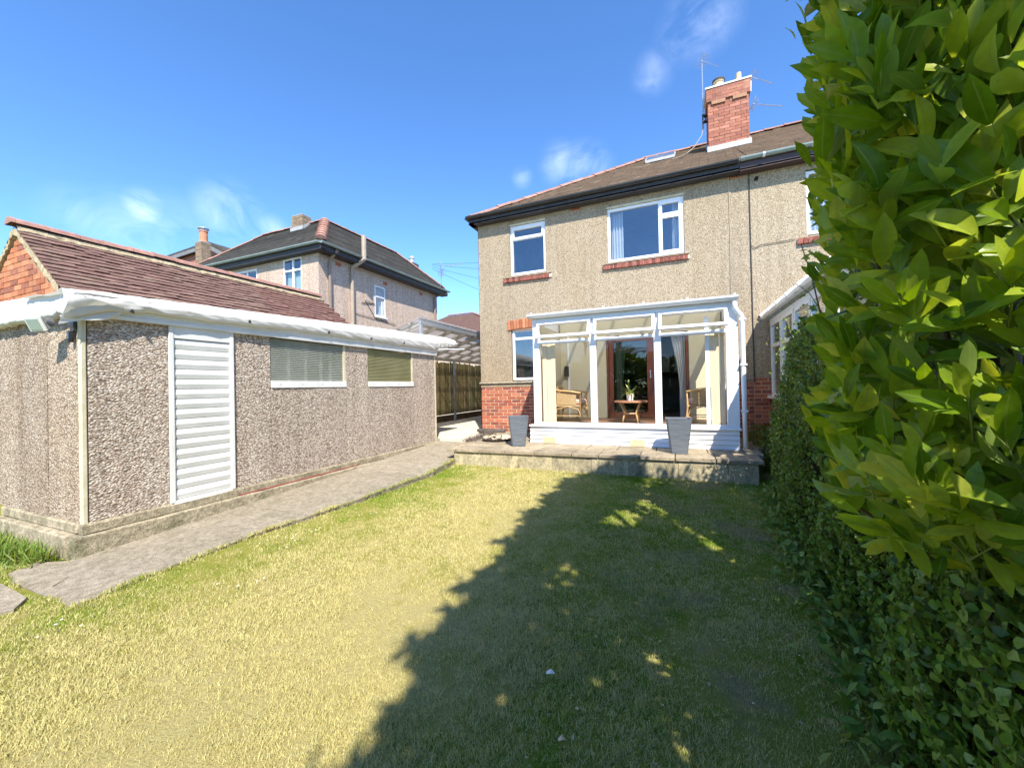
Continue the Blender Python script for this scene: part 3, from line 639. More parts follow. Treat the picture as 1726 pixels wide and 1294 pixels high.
# roof
ES = .652; EY, EZ = 8.27, 4.03; RYD = 12.035; RZ = EZ+(RYD-EY)*ES; AX = -.815
tm = MB(); gauge = .105; tw = .165
def tile_slope(mb, x_at, n_rows, y0, z0, dy, dz, width, lift=.019, jit=.006, xmax=None):
    for i in range(n_rows):
        xa, xb = x_at(i); x = xa-(width/2 if i % 2 else 0)
        while x < xb:
            l = max(x, xa)+.001; r = min(x+width, xb)-.002
            if r-l > .02:
                j = rng.normal()*jit; yy = y0+i*dy; zz = z0+i*dz; n = len(mb.v)
                y1 = yy+dy*1.25; z1 = zz+dz*1.25
                mb.v += [(l, yy, zz+lift+j), (r, yy, zz+lift+j+rng.normal()*jit*.6), (r, y1, z1), (l, y1, z1), (l, yy+.004, zz-.006), (r, yy+.004, zz-.006)]
                mb.f += [(n, n+1, n+2, n+3), (n, n+4, n+5, n+1)]
            x += width
rows = int((RYD-EY)/(gauge*math.cos(math.atan(ES)))); dy = (RYD-EY)/rows; dz = dy*ES
tile_slope(tm, lambda i: (-4.52+(AX+4.52)*(i/rows), PX), rows, EY, EZ, dy, dz, tw)
rf = tm.build('roof', M['house_tile'], H, kind='stuff')
b = MB(); b.v = [(-4.52, EY, EZ-.02), (PX, EY, EZ-.02), (PX, RYD, RZ-.02), (AX, RYD, RZ-.02), (-4.52, 15.9, EZ-.02), (PX, 15.9, EZ-.02)]
b.f = [(0, 1, 2, 3), (0, 3, 4), (3, 2, 5, 4)]; b.build('roof_underlay', M['house_tile'], H)
def ridge_run(parent, p0, p1, n, r=.10, mat=None, name='ridge_tile', flare=1.12, hgt=.75):
    p0 = Vector(p0); p1 = Vector(p1); d = (p1-p0)/n; L = d.length; dn = d.normalized()
    rot = dn.to_track_quat('X', 'Z').to_euler()
    def mk():
        b = MB(); k = 5
        for (xx, rr) in ((-L*.02, r*flare), (L*.10, r*flare), (L*.101, r), (L*.99, r*.97)):
            for i in range(k+1):
                an = math.pi*i/k; b.v.append((xx, rr*math.cos(an), rr*math.sin(an)*hgt))
        for s in range(3):
            for i in range(k): q = s*(k+1)+i; b.f.append((q, q+1, q+k+2, q+k+1))
        b.f.append(tuple(range(k+1))[::-1]); b.f.append(tuple(range(3*(k+1), 4*(k+1)))); return rawmesh('ridge_tile_mesh', b, mat or M['ridge'])
    me = mk()
    for i in range(n):
        inst(name, me, p0+d*i+Vector((0, 0, rng.normal()*.004)), parent, (rot.x+rng.normal()*.02, rot.y, rot.z+rng.normal()*.008))
ridge_run(H, (-4.50, EY+.02, EZ+.0), (AX, RYD, RZ-.01), 15)
ridge_run(H, (AX, RYD, RZ), (PX, RYD, RZ), 5)
# eaves: black soffit, fascia, deep half-round gutter
b = MB(); b.box(-4.52, PX-.18, EY-.03, Y0-.002, 3.86, 3.90); b.box(-4.52, PX-.18, EY-.03, EY-.01, 3.87, 4.02); b.build('soffit', M['soffit'], H)
b = MB(); b.box(-4.53, -4.395, EY-.03, 15.8, 3.86, 3.895); b.box(-4.53, -4.51, EY, 15.8, 3.87, 4.0); b.build('soffit', M['soffit'], H)
def gutter(parent, p0, p1, r, mat, seg=7, brackets=0, name='gutter', bm=None):
    p0 = Vector(p0); p1 = Vector(p1); d = (p1-p0).normalized(); side = Vector((d.y, -d.x, 0)); b = MB()
    for p in (p0, p1):
        for i in range(seg+1):
            an = math.pi+math.pi*i/seg; b.v.append(tuple(p+side*(r*math.cos(an))+Vector((0, 0, r*math.sin(an)))))
        for i in range(seg+1):
            an = math.pi+math.pi*(seg-i)/seg; b.v.append(tuple(p+side*((r-.006)*math.cos(an))+Vector((0, 0, (r-.006)*math.sin(an)))))
    k = 2*(seg+1)
    for i in range(k): j = (i+1) % k; b.f.append((i, j, k+j, k+i))
    b.f.append(tuple(range(seg+1))+(seg+1,)) ; b.f.append(tuple(range(k, k+seg+1)))
    o = b.build(name, mat, parent, smooth=False)
    if brackets:
        for i in range(brackets):
            q = MB(); c = p0+(p1-p0)*((i+.5)/brackets); 
            for s_ in range(seg):
                a1 = math.pi+math.pi*s_/seg; a2 = math.pi+math.pi*(s_+1)/seg
                A = c+side*((r+.006)*math.cos(a1))+Vector((0, 0, (r+.006)*math.sin(a1))); B = c+side*((r+.006)*math.cos(a2))+Vector((0, 0, (r+.006)*math.sin(a2)))
                q.quad(A-d*.02, A+d*.02, B+d*.02, B-d*.02)
            q.build('bracket', bm or mat, o)
    return o
gutter(H, (-4.56, EY-.075, 4.03), (1.07, EY-.075, 4.03), .062, M['black'], brackets=8)
gutter(H, (-4.58, 15.7, 4.03), (-4.58, EY-.05, 4.03), .055, M['black'])
b = MB(); b.tube([(1.04, EY-.05, 3.97), (1.02, Y0-.04, 3.90), (.93, Y0-.035, 3.86)], .012, 6); b.build('overflow_pipe', M['cable'], H)
# skylight
b = MB(); sy = 10.93; 
def rp(x, y, h=0): return (x, y, EZ+(y-EY)*ES+h)
for (A, B) in [((-.70, sy-.02), (.02, sy-.02)), ((.02, sy), (.02, sy+.62)), ((.02, sy+.60), (-.70, sy+.60)), ((-.70, sy+.6), (-.70, sy))]:
    b.bar(rp(*A, .06), rp(*B, .06), .03, .07)
sk = b.build('skylight', M['lead'], H); b = MB(); b.quad(rp(-.68, sy, .115), rp(0, sy, .115), rp(0, sy+.58, .115), rp(-.68, sy+.58, .115)); b.build('pane', M['glass'], sk)
b = MB(); b.quad(rp(-.68, sy, .105), rp(0, sy, .105), rp(0, sy+.58, .105), rp(-.68, sy+.58, .105)); b.build('blind', simple('skylight_blind', (.16, .17, .18), (.13, .14, .15), 5, .8, 0), sk)
# chimney
CX0, CX1, CY0, CY1 = .755, 1.60, 10.40, 11.0; CB = 5.25; CT = 6.90
b = MB(); b.box(CX0+.015, CX1-.015, CY0+.015, CY1-.015, CB-.25, CT); ch = b.build('chimney', M['mortar_o'], H)
M['stack_brick'] = [simple('chimney_brick_%d' % i, c, tuple(x*.75 for x in c), 18, .9, .4, 80, .2, rand=.14) for i, c in enumerate([(.43, .18, .12), (.38, .15, .10), (.47, .21, .145), (.36, .15, .11)])]
cbm = brickmesh(M['stack_brick'], .215, .068, .05, 'chimney')
lay_bricks(ch, cbm, 'x', CY0+.01, CX0, CX1, CB+.06, CT-.30, proud=.008, inside=lambda a, z: True)
lay_bricks(ch, cbm, 'y', CX0+.01, CY0, CY1, CB+.25, CT-.30, proud=.008)
b = MB(); b.box(CX0-.03, CX1+.03, CY0-.03, CY1+.03, CT-.30, CT); 
for (xa, xb) in [(CX0+.08, CX0+.37), (CX0+.52, CX0+.80)]: b.box(xa, xb, CY0-.03, CY0+.0, CT-.38, CT-.301)
b.build('corbel', M['mortar_o'], ch)
lay_bricks(ch, cbm, 'x', CY0-.025, CX0-.035, CX1+.035, CT-.30, CT, proud=.008)
b = MB(); b.box(CX0-.05, CX1+.05, CY0-.05, CY1+.05, CT, CT+.035); b.build('capping', M['pot_white'], ch)
b = MB(); b.prism([(CY0-.03, EZ+(CY0-.03-EY)*ES+.02), (CY0-.006, EZ+(CY0-EY)*ES+.02), (CY0-.006, EZ+(CY0-EY)*ES+.13), (CY0-.016, EZ+(CY0-EY)*ES+.13)], 'x', CX0-.03, CX1+.03)
for i in range(5):
    y = CY0+i*.12; z = EZ+(y-EY)*ES; 
    for xx in (CX0-.018, CX1+.006): b.box(xx, xx+.012, y, y+.12, z-.02, z+.17)
b.build('flashing', M['lead'], ch)
def pot(x, y, z, prof, mat, parent, name='chimney_pot'):
    b = MB(); b.lathe(x, y, [(r, z+h) for r, h in prof], 16); return b.build(name, mat, parent, smooth=False)
p1 = pot(CX0+.26, 10.65, CT+.03, [(.12, 0), (.105, .04), (.10, .22), (.12, .23), (.12, .26), (.085, .26), (.085, .05)], M['terracotta'], ch)
pot(CX0+.26, 10.65, CT+.29, [(.135, 0), (.14, .03), (.06, .06), (.001, .065)], M['dish'], p1, 'cowl')
p2 = pot(CX0+.68, 10.65, CT+.03, [(.15, 0), (.13, .05), (.085, .14), (.06, .20), (.055, .33), (.04, .33)], M['terracotta'], ch)
# aerials: the tall one on our stack, two on the far side
def yagi(parent, p0, p1, n, w0, w1, mat, r=.005, up=(0, 0, 1)):
    p0 = Vector(p0); p1 = Vector(p1); b = MB(); b.tube([p0, p1], r*1.3, 5); d = (p1-p0).normalized(); a = d.cross(Vector(up)).normalized(); u = a.cross(d)
    for i in range(n):
        q = p0+(p1-p0)*(.25+.75*i/(n-1)); w = w0+(w1-w0)*i/(n-1); b.tube([q-a*w, q+a*w], r*.7, 4)
    b.build('boom', mat, parent); b = MB()
    for s in (-1, 1):
        for k in range(5):
            q = p0+d*.02+u*(s*(.02+.028*k)); b.tube([q-a*.14, q+a*.14], r*.7, 4)
        b.tube([p0+u*(s*.01), p0+u*(s*.15)-d*.03], r, 4)
    b.build('reflector', mat, parent)
A1 = thing('television_aerial', 'tall mast aerial strapped to left side of red chimney', 'aerial', (.665, 10.6, 6.15), 'aerials on the red chimney')
b = MB(); b.tube([(.665, 10.6, 6.15), (.665, 10.6, 7.80)], .014, 7); b.build('mast', M['alu'], A1)
yagi(A1, (.68, 10.6, 7.78), (.98, 10.25, 7.28), 9, .10, .07, M['alu'])
b = MB(); b.box(.655, .76, 10.55, 10.65, 6.42, 6.45); b.box(.655, .76, 10.55, 10.65, 6.28, 6.31); b.box(.64, .66, 10.58, 10.62, 6.12, 6.48); b.build('bracket', M['pan'], A1)
b = MB(); b.tube([(.66, 10.6, 6.15), (.62, 10.55, 5.95), (.45, 10.52, 5.70), (.30, 10.45, 5.56), (.12, 10.5, 5.53), (-.05, 10.6, 5.57)], .008, 5); b.build('lead', M['cable_pale'], A1)
A2 = thing('television_aerial', 'upper of two small aerials on right side of red chimney', 'aerial', (1.66, 10.6, 6.75), 'aerials on the red chimney')
b = MB(); b.tube([(1.67, 10.6, 6.72), (1.68, 10.6, 7.10)], .012, 6); b.build('mast', M['alu'], A2)
yagi(A2, (1.70, 10.6, 7.05), (2.05, 10.35, 6.62), 10, .07, .05, M['alu'])
A3 = thing('television_aerial', 'lower of two small aerials on right side of red chimney', 'aerial', (1.64, 10.7, 6.38), 'aerials on the red chimney')
b = MB(); b.tube([(1.61, 10.7, 6.40), (1.72, 10.7, 6.40), (1.73, 10.7, 6.50)], .01, 6); b.build('mast', M['alu'], A3)
yagi(A3, (1.73, 10.7, 6.48), (2.25, 10.5, 6.15), 12, .06, .04, M['alu'])
# downpipe behind the corner and cables on the back wall
b = MB(); b.tube([(-4.45, 8.62, 3.9), (-4.45, 8.62, -1.05)], .034, 8); b.build('downpipe', M['black'], H)
def cable(name, label, pts, r, mat):
    b = MB(); b.tube(pts, r, 5); return props(b.build(name, mat), label, 'cable')
cable('wall_cable', 'thin pale cable running down wall above conservatory right end', [(.93, Y0-.012, 3.86), (.935, Y0-.010, 2.6), (.925, Y0-.012, 1.45)], .005, M['cable_pale'])
cable('wall_cable', 'dark vertical cable down party line with branch to neighbour window', [(1.262, Y0-.010, 3.90), (1.265, Y0-.012, 2.55), (1.27, Y0-.012, 1.0), (1.272, Y0-.012, -.0)], .009, M['cable'])
cable('wall_cable', 'thin dark cable curving right below neighbour upstairs window', [(1.27, Y0-.014, 2.52), (1.33, Y0-.014, 2.46), (1.42, Y0-.014, 2.50), (1.95, Y0-.014, 2.52)], .006, M['cable'])

# ------------------------------------------------------------------ attached neighbour half
N = thing('neighbour_house', 'right half of the tan pebbledash pair, mostly behind the laurel', 'house', (3.5, 8.6, -1.4))
wallgrid('wall', M['render'], N, 'x', Y0+.004, PX+.006, 7.5, .07, 4.02, [(2.13, 3.5, 2.55, 3.72)], .28)
b = MB(); b.box(PX+.006, 7.5, Y0+.0135, Y0+.28, -1.6, .068); b.build('wall', M['mortar'], N)
lay_bricks(N, hb, 'x', Y0+.02, PX+.006, 1.60, -1.045, .05, proud=.012)
nw = window(N, 2.13, 3.5, 2.58, 3.70, YW, [(0, .35, 0, 1), (.35, 1, 0, 1)])
curtain(2.17, 2.55, 2.6, 3.66, YW+.08, 6, M['curtain'], nw)
b = MB(); b.quad((1.8, Y0+2, 2.2), (4, Y0+2, 2.2), (4, Y0+2, 3.9), (1.8, Y0+2, 3.9)); b.build('room_wall', M['dark_room'], N)
b = MB(); b.box(1.98, 3.6, Y0-.03, Y0+.003, 2.43, 2.515); b.build('sill_bed', M['mortar'], N)
for i in range(21): inst('sill_brick', sb[i*5 % 4], (2.02+i*.075, Y0-.045, 2.47), N, (R(-6), 0, 0))
b = MB(); b.tube([(1.38, Y0-.03, 3.73), (1.38, Y0+.01, 3.73)], .035, 10); b.build('flue_hole', M['black_hole'], N)
tm = MB(); tile_slope(tm, lambda i: (PX+.01, 8.0), rows, EY, EZ, dy, dz, tw); tm.build('roof', M['house_tile'], N, kind='stuff')
b = MB(); b.v = [(PX+.01, EY, EZ-.02), (8, EY, EZ-.02), (8, RYD, RZ-.02), (PX+.01, RYD, RZ-.02), (8, 15.9, EZ-.02), (PX+.01, 15.9, EZ-.02)]; b.f = [(0, 1, 2, 3), (3, 2, 4, 5)]; b.build('roof_underlay', M['house_tile'], N)
ridge_run(N, (PX+.03, RYD, RZ), (6.5, RYD, RZ), 12)
b = MB(); b.box(PX-.17, 7.6, EY-.03, Y0+.001, 3.84, 3.88); b.box(PX-.17, 7.6, EY-.03, EY-.01, 3.85, 4.03); b.build('soffit', simple('plum_fascia', (.07, .035, .035), (.05, .03, .03), 6, .5, .05, 20), N)
gutter(N, (1.10, EY-.075, 4.045), (7.6, EY-.075, 4.045), .058, M['grey_gutter'], brackets=9, bm=M['upvc'])

# ------------------------------------------------------------------ our conservatory
V_ = thing('conservatory', 'white lean-to conservatory with three tilted-open top lights', 'conservatory', (-.85, 7.6, TZ))
YC = 6.85; XL, XR = -2.50, .80; CZ0 = -.70
up = M['upvc']
def vb(name, *bx, mat=None, bevel=.004, parent=None, **kw):
    b = MB()
    for q in bx: b.box(*q)
    return b.build(name, mat or up, parent or V_, bevel=bevel, **kw)
# base boards (shiplap), each its own
for k in range(4):
    z0 = TZ+.004+k*.0745; b = MB(); b.prism([(YC-.028, z0), (YC-.012, z0+.069), (YC+.02, z0+.069), (YC+.02, z0)], 'x', XL-.05, XR+.02); b.build('base_board', up, V_)
    for sx in (XL-.05, XR+.02):
        b = MB(); s_ = -1 if sx < 0 else 1; b.prism([(sx+s_*.004, z0), (sx-s_*.010, z0+.069), (sx-s_*.03, z0+.069), (sx-s_*.03, z0)], 'y', YC+.022, Y0-.002); b.build('base_board', up, V_)
vb('base_wall', (XL-.018, XR-.012, YC+.021, YC+.09, TZ, CZ0-.035))
vb('sill', (XL-.06, XR+.05, YC-.055, YC+.10, CZ0-.032, CZ0), bevel=.006)
vb('post', (XL+.03, XL+.15, YC-.01, YC+.08, CZ0, 1.16)); vb('post', (-1.425, -1.315, YC-.005, YC+.075, CZ0, 1.16)); vb('post', (-.375, -.265, YC-.005, YC+.075, CZ0, 1.16)); vb('post', (.665, .80, YC-.01, YC+.08, CZ0, 1.16))
vb('post', (XL+.03, XL+.10, YC+.081, Y0-.003, CZ0, 1.16), mat=M['plaster']); vb('post', (.735, .80, YC+.081, YC+.75, CZ0, 1.16), mat=M['plaster'])
vb('head_rail', (XL+.02, .81, YC-.015, YC+.085, 1.162, 1.235))
bays = [(XL+.152, -1.427), (-1.313, -.377), (-.263, .663)]
for (xa, xb) in bays:
    vb('bottom_rail', (xa, xb, YC+.002, YC+.07, CZ0, CZ0+.045)); vb('transom', (xa, xb, YC-.012, YC+.072, .765, .825))
    vb('pane', (xa, xb, YC+.03, YC+.037, CZ0+.045, .765), mat=M['glass_clear'], bevel=0)
    # open top light hinged along the head, pushed out at the bottom
    z1, z0, yo = 1.155, .862, .105
    A = lambda w: (YC-.02-yo*w, z1+(z0-z1)*w)
    th = .05; y1, zt = A(0); y0_, zb = A(1); dv = Vector((0, y0_-y1, zb-zt)).normalized(); nrm = Vector((0, dv.z, -dv.y))
    L = math.hypot(y0_-y1, zb-zt)
    def pl(x, w): return Vector((x, y1+dv.y*w, zt+dv.z*w))
    b = MB(); q = .048
    b.bar(pl(xa-.028+q/2, 0), pl(xa-.028+q/2, L), q, .045, up=nrm); b.bar(pl(xb+.028-q/2, 0), pl(xb+.028-q/2, L), q, .045, up=nrm)
    b.bar(pl(xa-.028+q, q/2), pl(xb+.028-q, q/2), .045, q, up=(0, -dv.y, -dv.z)) ; b.bar(pl(xa-.028+q, L-q/2), pl(xb+.028-q, L-q/2), .045, q, up=(0, -dv.y, -dv.z))
    tl_ = b.build('top_light', up, V_, bevel=.003)
    b = MB(); b.quad(pl(xa+.01, q*.8), pl(xb-.01, q*.8), pl(xb-.01, L-q*.8), pl(xa+.01, L-q*.8)); b.build('pane', M['glass_clear'], tl_)
    b = MB(); b.bar((xb-.14, YC-.01, .86), (xb-.14, YC-.09, .885), .05, .012); b.bar((xa+.2, YC-.005, .855), (xa+.42, YC-.05, .865), .012, .008); b.build('stay', M['galv'], tl_)
    vb('opening_rail', (xa, xb, YC+.005, YC+.06, 1.10, 1.155))
gutter(V_, (XL-.03, YC-.085, 1.30), (.83, YC-.085, 1.30), .07, up, brackets=5)
vb('eaves_beam', (XL, .82, YC-.02, YC+.10, 1.236, 1.31))
b = MB(); b.v = [(XL-.02, YC-.05, 1.285), (.82, YC-.05, 1.285), (.82, Y0-.002, 1.46), (XL-.02, Y0-.002, 1.46)]; b.v += [(x, y, z+.03) for x, y, z in b.v]; b.f = [(0, 1, 2, 3), (4, 5, 6, 7), (0, 1, 5, 4), (1, 2, 6, 5), (3, 0, 4, 7)]
b.build('roof', translucent('polycarbonate', (.80, .82, .80), (.74, .76, .74), 2, .6, .45, .3, 0), V_)
b = MB()
for k in range(6):
    x = XL+.02+k*.655; b.bar((x, YC-.05, 1.305), (x, Y0-.005, 1.49), .05, .03); b.tube([(x, YC-.06, 1.31), (x, YC-.05, 1.335)], .018, 6)
b.build('glazing_bar', up, V_)
b = MB(); b.prism([(YC+.09, 1.165), (YC+.09, 1.33), (Y0-.003, 1.50), (Y0-.003, 1.165)], 'x', XL+.03, XL+.06); b.prism([(YC+.09, 1.165), (YC+.09, 1.33), (Y0-.003, 1.50), (Y0-.003, 1.165)], 'x', .76, .79); b.build('gable_panel', up, V_)
b = MB(); b.tube([(.78, YC-.075, 1.26), (.79, YC-.075, 1.13), (.815, YC-.06, 1.08), (.875, YC-.045, 1.0), (.885, YC-.04, .95), (.89, YC-.03, -.2), (.895, YC-.03, TZ+.02)], .034, 10); dp = b.build('downpipe', up, V_, smooth=True)
b = MB()
for z in (.93, .25, -.45): b.box(.845, .935, YC-.075, YC+.01, z, z+.025)
b.build('pipe_clip', up, dp)
vb('back_board', (.80, .83, YC-.01, YC+.15, CZ0, 1.25))
for (xa, xb) in [(-2.30, -2.05), (-.785, -.54)]:
    b = MB(); b.box(xa, xb, YC-.040, YC-.029, -1.028, -.905); v2 = b.build('vent', M['vent'], V_, bevel=.003); g = MB()
    for k in range(6): g.box(xa+.025, xb-.025, YC-.0445, YC-.0405, -1.012+k*.017, -1.004+k*.017)
    g.build('louvre', M['cream_paint'], v2)
# inside
vb('floor', (XL+.10, .735, YC+.081, Y0+.28, CZ0-.02, CZ0+.005), mat=M['floor_in'], bevel=0)
vb('lining', (XL+.101, -1.41, Y0-.012, Y0-.002, CZ0, 1.46), (.18, .735, Y0-.012, Y0-.002, CZ0, 1.46), (-1.41, .18, Y0-.012, Y0-.002, 1.03, 1.46), mat=M['plaster'], bevel=0)
for (xa, xb, zt) in [(-2.335, -2.085, .80), (.455, .655, .78)]:
    for k in range(3):
        w = (xb-xa)/3; b = MB(); b.box(xa+k*w, xa+(k+1)*w-.003, YC+.125+.012*(k % 2), YC+.131+.012*(k % 2), CZ0+.012, zt); b.build('blind', M['blind'], V_)
b = MB(); b.box(.385, .445, YC+.12, YC+.15, CZ0+.006, 1.05); b.build('corner_trim', up, V_)
b = MB(); b.box(-2.24, -2.20, Y0-.04, Y0-.013, CZ0, 1.14); dk = b.build('door_edge', up, V_); b = MB(); b.box(-2.31, -2.21, Y0-.07, Y0-.041, .20, .42); b.build('handle', M['pan'], dk)
b = MB(); b.tube([(-1.83, Y0-.05, .98), (-1.80, Y0-.07, .90), (-1.84, Y0-.05, .80), (-1.83, Y0-.04, .66)], [.03, .018, .012, .006], 7); b.tube([(-1.87, Y0-.05, 1.02), (-1.83, Y0-.08, 1.03), (-1.79, Y0-.05, 1.02)], .025, 7)
props(b.build('wall_sconce', M['cane']), 'small cane-coloured ornament hanging on the cream back wall inside conservatory', 'wall ornament')
# patio doors
PD = thing('patio_door', 'brown framed sliding patio doors, right half open to a dark room', 'patio door', (-.6, Y0, CZ0))
mh = M['mahogany']
def pdb(name, *bx, mat=None, parent=None, bevel=.004):
    b = MB()
    for q in bx: b.box(*q)
    return b.build(name, mat or mh, parent or PD, bevel=bevel)
pdb('frame', (-1.40, -1.36, Y0-.03, Y0+.12, CZ0, 1.02), (.125, .165, Y0-.03, Y0+.12, CZ0, 1.02), (-1.36, .125, Y0-.03, Y0+.12, .975, 1.02), (-1.36, .125, Y0-.03, Y0+.12, CZ0-.01, CZ0+.025))
lf = pdb('door_leaf', (-1.355, -1.265, Y0-.01, Y0+.04, CZ0+.03, .97), (-.60, -.47, Y0-.01, Y0+.04, CZ0+.03, .97), (-1.265, -.60, Y0-.01, Y0+.04, .89, .97), (-1.265, -.60, Y0-.01, Y0+.04, CZ0+.03, CZ0+.13))
b = MB(); b.box(-1.265, -.60, Y0+.012, Y0+.02, CZ0+.13, .89); b.build('pane', M['glass_door'], lf)
b = MB(); b.box(-.545, -.525, Y0-.04, Y0-.011, .12, .28); b.build('handle', M['galv'], lf)
curtain(-1.27, -1.0, CZ0+.05, .95, Y0+.16, 4, M['curtain_green'], PD, taper=-.35)
curtain(-.15, .12, CZ0+.03, .97, Y0+.10, 5, M['curtain'], PD, taper=.55)

# ------------------------------------------------------------------ furniture in the conservatory
FZ = CZ0+.006
def wicker_chair(cx, cy, label, flip=1):
    o = thing('wicker_armchair', label, 'armchair', (cx, cy, FZ), 'cane armchairs in the conservatory')
    w = .30*flip; d = .28; r = .014
    L = lambda x, y, z: (cx+x*flip, cy+y, FZ+z)
    # armchair seen from its side: front towards +x
    for sy in (-1, 1):
        for sx in (-1, 1):
            b = MB(); b.tube([L(.27*sx, .26*sy, 0), L(.24*sx, .26*sy, .30), L(.25*sx, .26*sy, .57 if sx > 0 else .68)], r, 7); b.build('leg', M['cane'], o)
        b = MB(); b.tube([L(.26, .27*sy, .55), L(.05, .28*sy, .585), L(-.18, .27*sy, .60), L(-.27, .22*sy, .64)], .018, 8); b.build('arm', M['cane'], o, smooth=True)
        b = MB(); b.tube([L(-.26, .26*sy, .105), L(-.22, .26*sy, .24), L(0, .26*sy, .30), L(.20, .26*sy, .24), L(.25, .26*sy, .105)], .010, 6); b.tube([L(-.26, .26*sy, .12), L(.26, .26*sy, .12)], .008, 6); b.build('stretcher', M['cane'], o)
        b = MB(); x0_, x1_ = sorted((cx-.22*flip, cx+.16*flip)); b.box(x0_, x1_, cy+.255*sy-.006, cy+.255*sy+.006, FZ+.33, FZ+.56); b.build('side_panel', M['weave'], o)
    x0_, x1_ = sorted((cx-.25*flip, cx+.26*flip))
    b = MB(); b.box(x0_, x1_, cy-.26, cy+.26, FZ+.29, FZ+.325); b.build('seat', M['weave'], o, bevel=.01)
    b = MB(); b.box(x0_+.03, x1_-.0, cy-.235, cy+.235, FZ+.327, FZ+.43); b.build('cushion', M['cushion'], o, bevel=.03)
    b = MB(); 
    b.prism([(-.26, .33), (-.22, .33), (-.27, .69), (-.31, .69)], 'y', cy-.24, cy+.24); b.v = [(cx+x*flip, y, FZ+z) for x, y, z in b.v]; b.build('backrest', M['weave'], o)
    b = MB(); b.tube([L(-.30, -.25, .66), L(-.33, 0, .74), L(-.30, .25, .66)], .018, 8); b.build('back_rail', M['cane'], o)
wicker_chair(-1.97, 7.62, 'cane armchair with striped cushion behind the left conservatory bay')
wicker_chair(.36, 7.62, 'cane armchair half hidden behind grey planter in right bay', -1)
T = thing('side_table', 'small round cane table carrying the spiky potted plant', 'table', (-.83, 7.5, FZ))
b = MB(); b.lathe(-.83, 7.5, [(.001, FZ+.40), (.285, FZ+.40), (.295, FZ+.385), (.29, FZ+.365), (.001, FZ+.365)], 24); b.build('table_top', M['wood_top'], T)
for k in range(4):
    an = R(45+90*k); c, s = math.cos(an), math.sin(an); b = MB()
    b.tube([(-.83+.19*c, 7.5+.19*s, FZ), (-.83+.16*c, 7.5+.16*s, FZ+.12), (-.83+.13*c, 7.5+.13*s, FZ+.18), (-.83+.24*c, 7.5+.24*s, FZ+.365)], .015, 7); b.build('leg', M['cane'], T, smooth=True)
b = MB(); b.tube([(-.83+.14*math.cos(R(a)), 7.5+.14*math.sin(R(a)), FZ+.17) for a in range(0, 361, 30)], .010, 6); b.build('stretcher', M['cane'], T)
PL = thing('potted_plant', 'pale spiky bromeliad in white pot on the cane table', 'plant', (-.84, 7.5, FZ+.40))
b = MB(); b.lathe(-.84, 7.5, [(.001, FZ+.402), (.055, FZ+.402), (.068, FZ+.53), (.06, FZ+.53), (.055, FZ+.51), (.001, FZ+.51)], 18); b.build('pot', M['pot_white'], PL, smooth=False)
for k in range(30):
    an = rng.uniform(0, 2*math.pi); L = rng.uniform(.16, .23); c, s = math.cos(an), math.sin(an); el = rng.uniform(.25, 1.2)
    b = MB(); pts = []
    for i in range(5):
        w = i/4; rr = L*w*math.cos(el*(1-.4*w)); zz = FZ+.52+L*w*math.sin(el)-.10*w*w*(1.3-el)
        pts.append((rr, zz, .026*(1-w)+.001))
    for rr, zz, ww in pts: b.v += [(-.84+rr*c-ww*s, 7.5+rr*s+ww*c, zz), (-.84+rr*c+ww*s, 7.5+rr*s-ww*c, zz)]
    b.f = [(2*i, 2*i+1, 2*i+3, 2*i+2) for i in range(4)]; b.build('leaf', M['spiky'], PL)
b = MB(); b.tube([(-.84, 7.5, FZ+.52), (-.86, 7.49, FZ+.74)], .005, 5); b.tube([(-.86, 7.49, FZ+.73), (-.86, 7.49, FZ+.78)], [.018, .008], 6); b.build('flower_stem', M['spiky'], PL)

# ------------------------------------------------------------------ things on the terrace
def planter(cx, cy, rz, label):
    o = thing('planter', label, 'planter', (cx, cy, TZ+.004), 'tall tapered planters on the terrace')
    z = TZ+.004; h = .50; a, c = .115, .175; b = MB(); cr_, sr = math.cos(rz), math.sin(rz)
    def ring(w, zz, ch=.02):
        pts = []
        for sx, sy in ((-1, -1), (1, -1), (1, 1), (-1, 1)):
            k = ((w-ch)*sx, w*sy), (w*sx, (w-ch)*sy)
            pts += [k[0], k[1]] if sx*sy < 0 else [k[1], k[0]]
        return [(cx+x*cr_-y*sr, cy+x*sr+y*cr_, zz) for x, y in pts]
    prof = [(a, z), (c, z+h), (c+.004, z+h+.012), (c-.016, z+h+.012), (c-.022, z+h-.05)]
    for w, zz in prof: b.v += ring(w, zz)
    for i in range(len(prof)-1):
        for k in range(8): b.f.append((i*8+k, i*8+(k+1) % 8, i*8+8+(k+1) % 8, i*8+8+k))
    b.f.append(tuple(range(8)))
    b.build('body', M['planter'], o)
    b = MB(); b.v = ring(c-.022, z+h-.05); b.f = [tuple(range(8))]; b.build('soil', M['soil'], o)
    return o
pa = planter(-2.62, 6.42, R(24), 'tall tapered slate-grey planter left of the conservatory')
planter(-.03, 6.38, R(4), 'tall tapered slate-grey planter before the right conservatory bay')
# scuffed pale mark low on the left planter
b = MB(); cx, cy = -2.62, 6.42; fn = Vector((math.sin(R(24)), -math.cos(R(24)), 0)); tn = Vector((math.cos(R(24)), math.sin(R(24)), 0))
for (u1, z1_, u2, z2) in [(-.05, .13, -.03, .10), (-.03, .10, .02, .105), (.02, .105, .05, .14), (.02, .105, .06, .08), (-.05, .09, -.03, .10)]:
    P = lambda u, zz: Vector((cx, cy, TZ+.004+zz))+fn*(.117+.12*zz+.002)+tn*u
    b.bar(P(u1, z1_), P(u2, z2), .008, .003, up=fn)
b.build('scuff_mark', M['alu'], pa)
